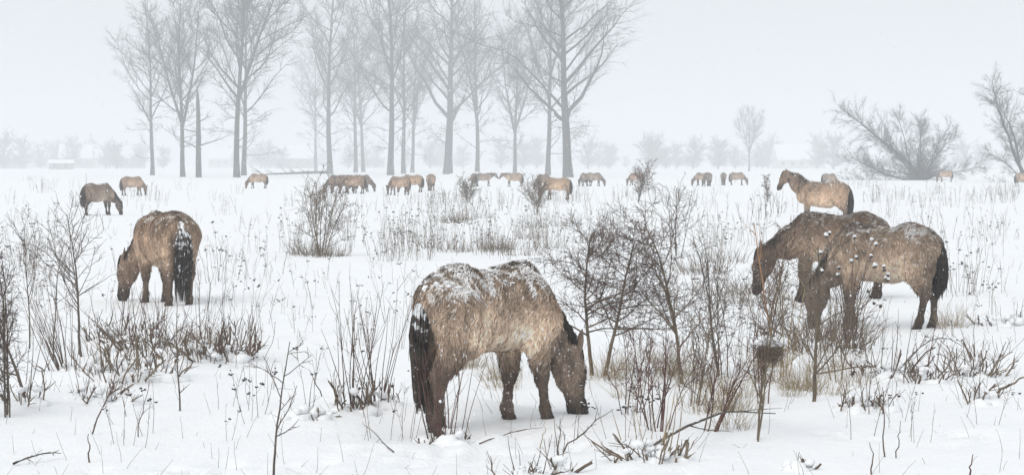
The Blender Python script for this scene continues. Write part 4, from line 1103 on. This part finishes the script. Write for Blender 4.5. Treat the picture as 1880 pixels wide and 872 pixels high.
# burdock with snow-capped burrs before the grey-brown horse
def burdock():
    rng = random.Random(77); st, bu, sn = Tubes(), Tubes(), Tubes()
    x, y, z = gp(1560, 640)
    s = y / FPX
    for (px, py) in [(1512, 462), (1522, 432), (1506, 492), (1576, 437), (1608, 446), (1605, 452), (1602, 484), (1600, 492), (1618, 495), (1567, 476), (1540, 498), (1532, 495), (1605, 520), (1613, 530), (1598, 545), (1605, 560), (1620, 568), (1585, 530), (1630, 512), (1596, 470)]:
        tip = ((px - 1560) * s, rng.uniform(-.3, .25), (640 - py) * s)
        b = (rng.gauss(0, .05), rng.gauss(0, .05), -.05); m = (tip[0] * .35 + rng.gauss(0, .04), tip[1] * .4, tip[2] * .55)
        m2 = (tip[0] * .75, tip[1] * .75, tip[2] * .82)
        st.add([b, m, m2, tip], [.005, .004, .0028, .002], 4)
        for k in range(rng.randint(1, 3)):
            c = (tip[0] + rng.gauss(0, .018), tip[1] + rng.gauss(0, .018), tip[2] + rng.gauss(0, .025))
            bu.blob(c, rng.uniform(.015, .021), .95, k)
            for q in range(14):
                d = norm((rng.gauss(0, 1), rng.gauss(0, 1), rng.gauss(0, 1))); bu.add([c, tuple(c[i] + d[i] * .03 for i in range(3))], [.0022, .0006], 3)
            if py < 515: sn.blob((c[0], c[1], c[2] + .016), rng.uniform(.017, .024), .7, k + 5)
    o = put_tree('burdock_plant', (st.mesh('stems', M['twig']), bu.mesh('burrs', M['seed']), sn.mesh('snow_cap', M['snow'])), (x, y, z), 0, 1, 'burdock with snow-capped burrs in front of the grey-brown horse', None, 'plant', ('stem', 'burr', 'snow_cap'))
burdock()

# dry weeds with seed heads, grass tufts: a few kinds, copied over the meadow
def weed(seed, H, n, heads=True, rw=.0035, spread=.25, mat='weed'):
    rng = random.Random(seed); st, hd = Tubes(), Tubes()
    for k in range(n):
        a = rng.uniform(0, 6.28); q = rng.uniform(0, spread)
        L = H * rng.uniform(.5, 1.05)
        pts = grow(rng, (math.cos(a) * q, math.sin(a) * q, -.05), (math.cos(a) * .15 + rng.gauss(0, .1), math.sin(a) * .15 + rng.gauss(0, .1), 1), L, 6, .05, 0)
        st.add(pts, taper(rw, rw * .4, 6), 3)
        for j in range(rng.randint(2, 6)):
            p, d = at_line(pts, rng.uniform(.35, .98)); bp = grow(rng, p, side_dir(rng, d, rng.uniform(.3, .8)), L * rng.uniform(.08, .3), 4, .1, .05)
            st.add(bp, taper(rw * .6, rw * .3, 4), 3)
            if heads and rng.random() < .25:
                for i in range(4):
                    e = bp[-1]; hd.blob((e[0] + rng.gauss(0, .018), e[1] + rng.gauss(0, .018), e[2] + rng.gauss(0, .008)), rng.uniform(.008, .016) * (rw / .0035) ** .5, .6, i)
    return st.mesh('stems', M[mat]), hd.mesh('seed_heads', M['seed'])

def tuft(seed, H, n, w, rw=.0022, mat='straw'):
    rng = random.Random(seed); st = Tubes()
    for k in range(n):
        a = rng.uniform(0, 6.28); q = w * math.sqrt(rng.random())
        st.add(grow(rng, (math.cos(a) * q, math.sin(a) * q, -.04), (math.cos(a) * .35 + rng.gauss(0, .2), math.sin(a) * .35 + rng.gauss(0, .2), 1), H * rng.uniform(.35, 1.1), 5, .13, -.04), taper(rw, rw * .3, 5), 3)
    return (st.mesh('blades', M[mat]),)

WEED = [weed(701 + i, .9, 4, True, .0026, .2) for i in range(3)]
WEED_MID = [weed(711 + i, 1.0, 6, True, .0042, .5) for i in range(4)]
WEED_FAR = [weed(721 + i, 1.0, 8, False, .0075, .9) for i in range(3)]
TUFT = [tuft(731 + i, .38, 60, .16) for i in range(3)]
TUFT_MID = [tuft(741 + i, .55, 55, .5, .0055, 'weed') for i in range(3)]
WORM = [weed(751, .4, 1, False, .003, .02, 'twig')]

def scatter(kind, variants, spots, label, group, cat='plant', parts=('stems', 'seed_heads'), seed=1, name=None):
    rng = random.Random(seed)
    for px, py, sx, sy, n, *where in spots:
        lab = label + (' ' + where[0] if where else '')
        for k in range(n):
            qx, qy = px + rng.uniform(-sx, sx), py + rng.uniform(-sy, sy)
            x, y, z = gp(qx, qy)
            put_tree(name or kind, rng.choice(variants), (x, y, z), rng.uniform(0, 6.28), rng.uniform(.7, 1.15), lab, group, cat, parts)
scatter('dry_weed', WEED_MID, [(860, 455, 160, 26, 26, 'beyond the young horse'), (740, 470, 40, 8, 8, 'beyond the young horse\'s tail'), (960, 450, 60, 25, 12, 'behind the young horse\'s withers'), (1330, 450, 70, 25, 12, 'before the dark horse'), (60, 470, 60, 40, 9, 'among the leaning saplings'), (420, 500, 40, 20, 5, 'beside the stout tan horse'), (1110, 430, 60, 15, 6, 'behind the hawthorn'), (1780, 545, 60, 10, 5, 'behind the spiky stool'), (1760, 450, 90, 40, 6, 'past the grey-brown horse'), (500, 460, 60, 12, 6, 'near the arching shrub'), (640, 450, 25, 15, 4, 'past the arching shrub'), (1500, 560, 60, 30, 7, 'at the dark horse')],
        'brittle dry weed with small dark seed heads', 'dry weeds in the middle meadow', seed=5)
scatter('withered_stalks', WEED_FAR, [(330, 360, 110, 14, 7, 'by the snag'), (90, 360, 80, 18, 6, 'by the dark lone horse'), (560, 375, 60, 12, 6, 'before the huddle'), (780, 375, 60, 14, 9, 'by the head-on horse'), (850, 385, 60, 8, 8, 'below the mound'), (1000, 375, 80, 14, 10, 'by the sandy horse'), (1110, 365, 60, 12, 6, 'by the last poplar'), (1240, 370, 80, 18, 8, 'past the red-stemmed bush'), (1660, 368, 100, 14, 16, 'below the spreading willow'), (1810, 365, 70, 12, 14, 'below the upright willow'), (1400, 400, 40, 12, 4, 'by the conical weed'), (1600, 345, 40, 5, 6, 'behind the dun horse'), (1250, 335, 150, 4, 6, 'near the slim tree'), (40, 335, 40, 5, 4, 'before the shed')],
        'faint withered stalks in far snow', 'withered stalks across the far meadow', parts=('stems',), seed=6)
scatter('grass_tuft', TUFT, [(1480, 725, 30, 15, 5, 'round the pale-stemmed sapling'), (1410, 690, 40, 20, 5, 'past the nest'), (1310, 760, 60, 40, 7, 'by the fallen branch'), (1170, 700, 60, 40, 6, 'under the hawthorn'), (880, 700, 50, 35, 6, 'under the young horse'), (400, 640, 60, 20, 4, 'in the stool thicket'), (1740, 600, 10, 4, 2, 'at the grey-brown horse'), (1240, 690, 40, 30, 5, 'under the arching sapling'), (1530, 700, 40, 30, 4, 'under the burdock')],
        'straw-coloured tuft of dead grass', 'dead grass tufts', parts=('blades',), seed=7)
scatter('brown_grass', TUFT_MID, [(850, 405, 40, 5, 6), (1050, 430, 80, 20, 5), (590, 468, 30, 4, 5), (1550, 640, 60, 20, 5), (920, 465, 120, 10, 9), (1330, 520, 60, 40, 7)],
        'loose brown grass clump in the middle meadow snow', 'brown grass clumps', parts=('blades',), seed=8)
scatter('seedy_weed', WEED, [(715, 808, 5, 3, 1, 'standing alone in open snow'), (748, 805, 6, 4, 1, 'just off the young horse\'s hind feet'), (1160, 660, 40, 30, 6, 'at the hawthorn'), (420, 600, 60, 30, 4, 'by the stools'), (60, 600, 60, 60, 7, 'by the saplings'), (700, 640, 60, 50, 5, 'by the whips'), (1280, 600, 60, 60, 8, 'by the arching sapling'), (1350, 640, 50, 60, 8, 'by the nest'), (880, 690, 60, 30, 5, 'under the young horse\'s belly'), (1480, 660, 50, 40, 6, 'by the burdock'), (1640, 660, 90, 30, 5, 'by the stubs')],
        'thin dark weed stem with side sprigs', 'thin weeds in the near snow', seed=9)

scatter('slender_weed', [weed(761 + i, .75, 2, True, .0028, .12) for i in range(4)], [(300, 460, 220, 50, 16, 'round the stout tan horse'), (620, 560, 160, 60, 18, 'in the open middle snow'), (1050, 500, 120, 40, 9, 'behind the hawthorn'), (1800, 600, 70, 80, 10, 'past the spiky stool'), (120, 540, 110, 50, 12, 'round the saplings'), (560, 720, 150, 60, 10, 'by the bleached stool'), (1680, 780, 160, 50, 8, 'below the spiky stool'), (1120, 790, 70, 40, 7, 'by the bleached snowy stool'), (330, 790, 150, 40, 6, 'below the stool thicket')],
        'pair of fine brown dry stems', 'fine dry stems scattered over the field', seed=14)
scatter('fine_stalks', [weed(771 + i, .85, 3, False, .006, .4) for i in range(3)], [(400, 395, 380, 30, 34, 'across the open snow behind the stout tan horse'), (900, 400, 250, 25, 16, 'across the open snow before the huddle'), (1700, 410, 180, 30, 16, 'across the open snow past the dun horse'), (1300, 395, 130, 25, 10, 'before the small far horses')],
        'faint thin stalks', 'faint stalks over the far field', parts=('stems',), seed=15)

# sparse single blades and bits of twig everywhere: too many to count
def litter():
    rng = random.Random(12); t = Tubes()
    for k in range(2400):
        d = 13.5 * (80 / 13.5) ** (rng.random() ** 1.2); x = rng.uniform(-.27, .27) * d
        if rng.random() > .35 + .65 * max(0, vnoise(x / 2.5, d / 3.5, 0, 31) + .3): continue
        z = hgt(x, d); L = rng.uniform(.04, .26); w = .0008 + .00007 * d
        dv = (rng.gauss(0, .35), rng.gauss(0, .35), rng.uniform(.5, 1.2))
        t.add(grow(rng, (x, d, z - .02), dv, L, 3, .09, 0), taper(w, w * .5, 3), 3)
    o = new_obj('snow_stubble', t.mesh('snow_stubble', M['weed'])); tag(o, 'scattered bits of dead grass and twig poking through the snow', 'grass', kind='stuff')
litter()

# ------------------------------------------------------------------ falling snow
def flakes():
    g = np.random.default_rng(5)
    n = 120000
    d = 7 + (110 - 7) * g.random(n) ** (1 / 2.6)
    x = g.uniform(-.30, .30, n) * d
    z = CAM_H + g.uniform(-.16, .14, n) * d
    gz = height(x, d)
    k = z > gz + .05
    d, x, z = d[k], x[k], z[k]; n = len(d)
    r = g.uniform(.003, .0072, n) * np.where(g.random(n) < .12, 1.6, 1)
    O = np.array([(1, 0, 0), (-1, 0, 0), (0, 1, 0), (0, -1, 0), (0, 0, 1), (0, 0, -1)], float)
    V = np.stack([x, d, z], 1)[:, None] + O[None] * r[:, None, None] * g.uniform(.6, 1.3, (n, 6, 1)) * np.array((1, 1, 1.25))
    F0 = np.array([(0, 2, 4), (2, 1, 4), (1, 3, 4), (3, 0, 4), (2, 0, 5), (1, 2, 5), (3, 1, 5), (0, 3, 5)])
    F = (np.arange(n)[:, None, None] * 6 + F0[None]).reshape(-1, 3)
    o = new_obj('falling_snow', mesh_np('falling_snow', V.reshape(-1, 3), F, M['snow'])); tag(o, 'snowflakes falling through the air over the meadow', 'snowfall', kind='stuff')
flakes()

# ------------------------------------------------------------------ haze
def haze():
    v, f = box_arrays((0, 1280, 22), (5300, 2800, 48))
    me = bpy.data.meshes.new('haze'); me.from_pydata(v.tolist(), [], f.tolist())
    m = bpy.data.materials.new('haze'); m.use_nodes = True
    t = m.node_tree; t.nodes.clear()
    out = t.nodes.new('ShaderNodeOutputMaterial'); pv = t.nodes.new('ShaderNodeVolumePrincipled')
    pv.inputs['Color'].default_value = (.935, .957, .978, 1)
    pv.inputs['Density'].default_value = .0016
    for k in ('Density Attribute', 'Color Attribute', 'Temperature Attribute'):
        if k in pv.inputs: pv.inputs[k].default_value = ''
    t.links.new(pv.outputs[0], out.inputs['Volume'])
    me.materials.append(m)
    o = new_obj('haze', me); tag(o, 'pale snowy haze in the air', 'haze', kind='stuff')
haze()
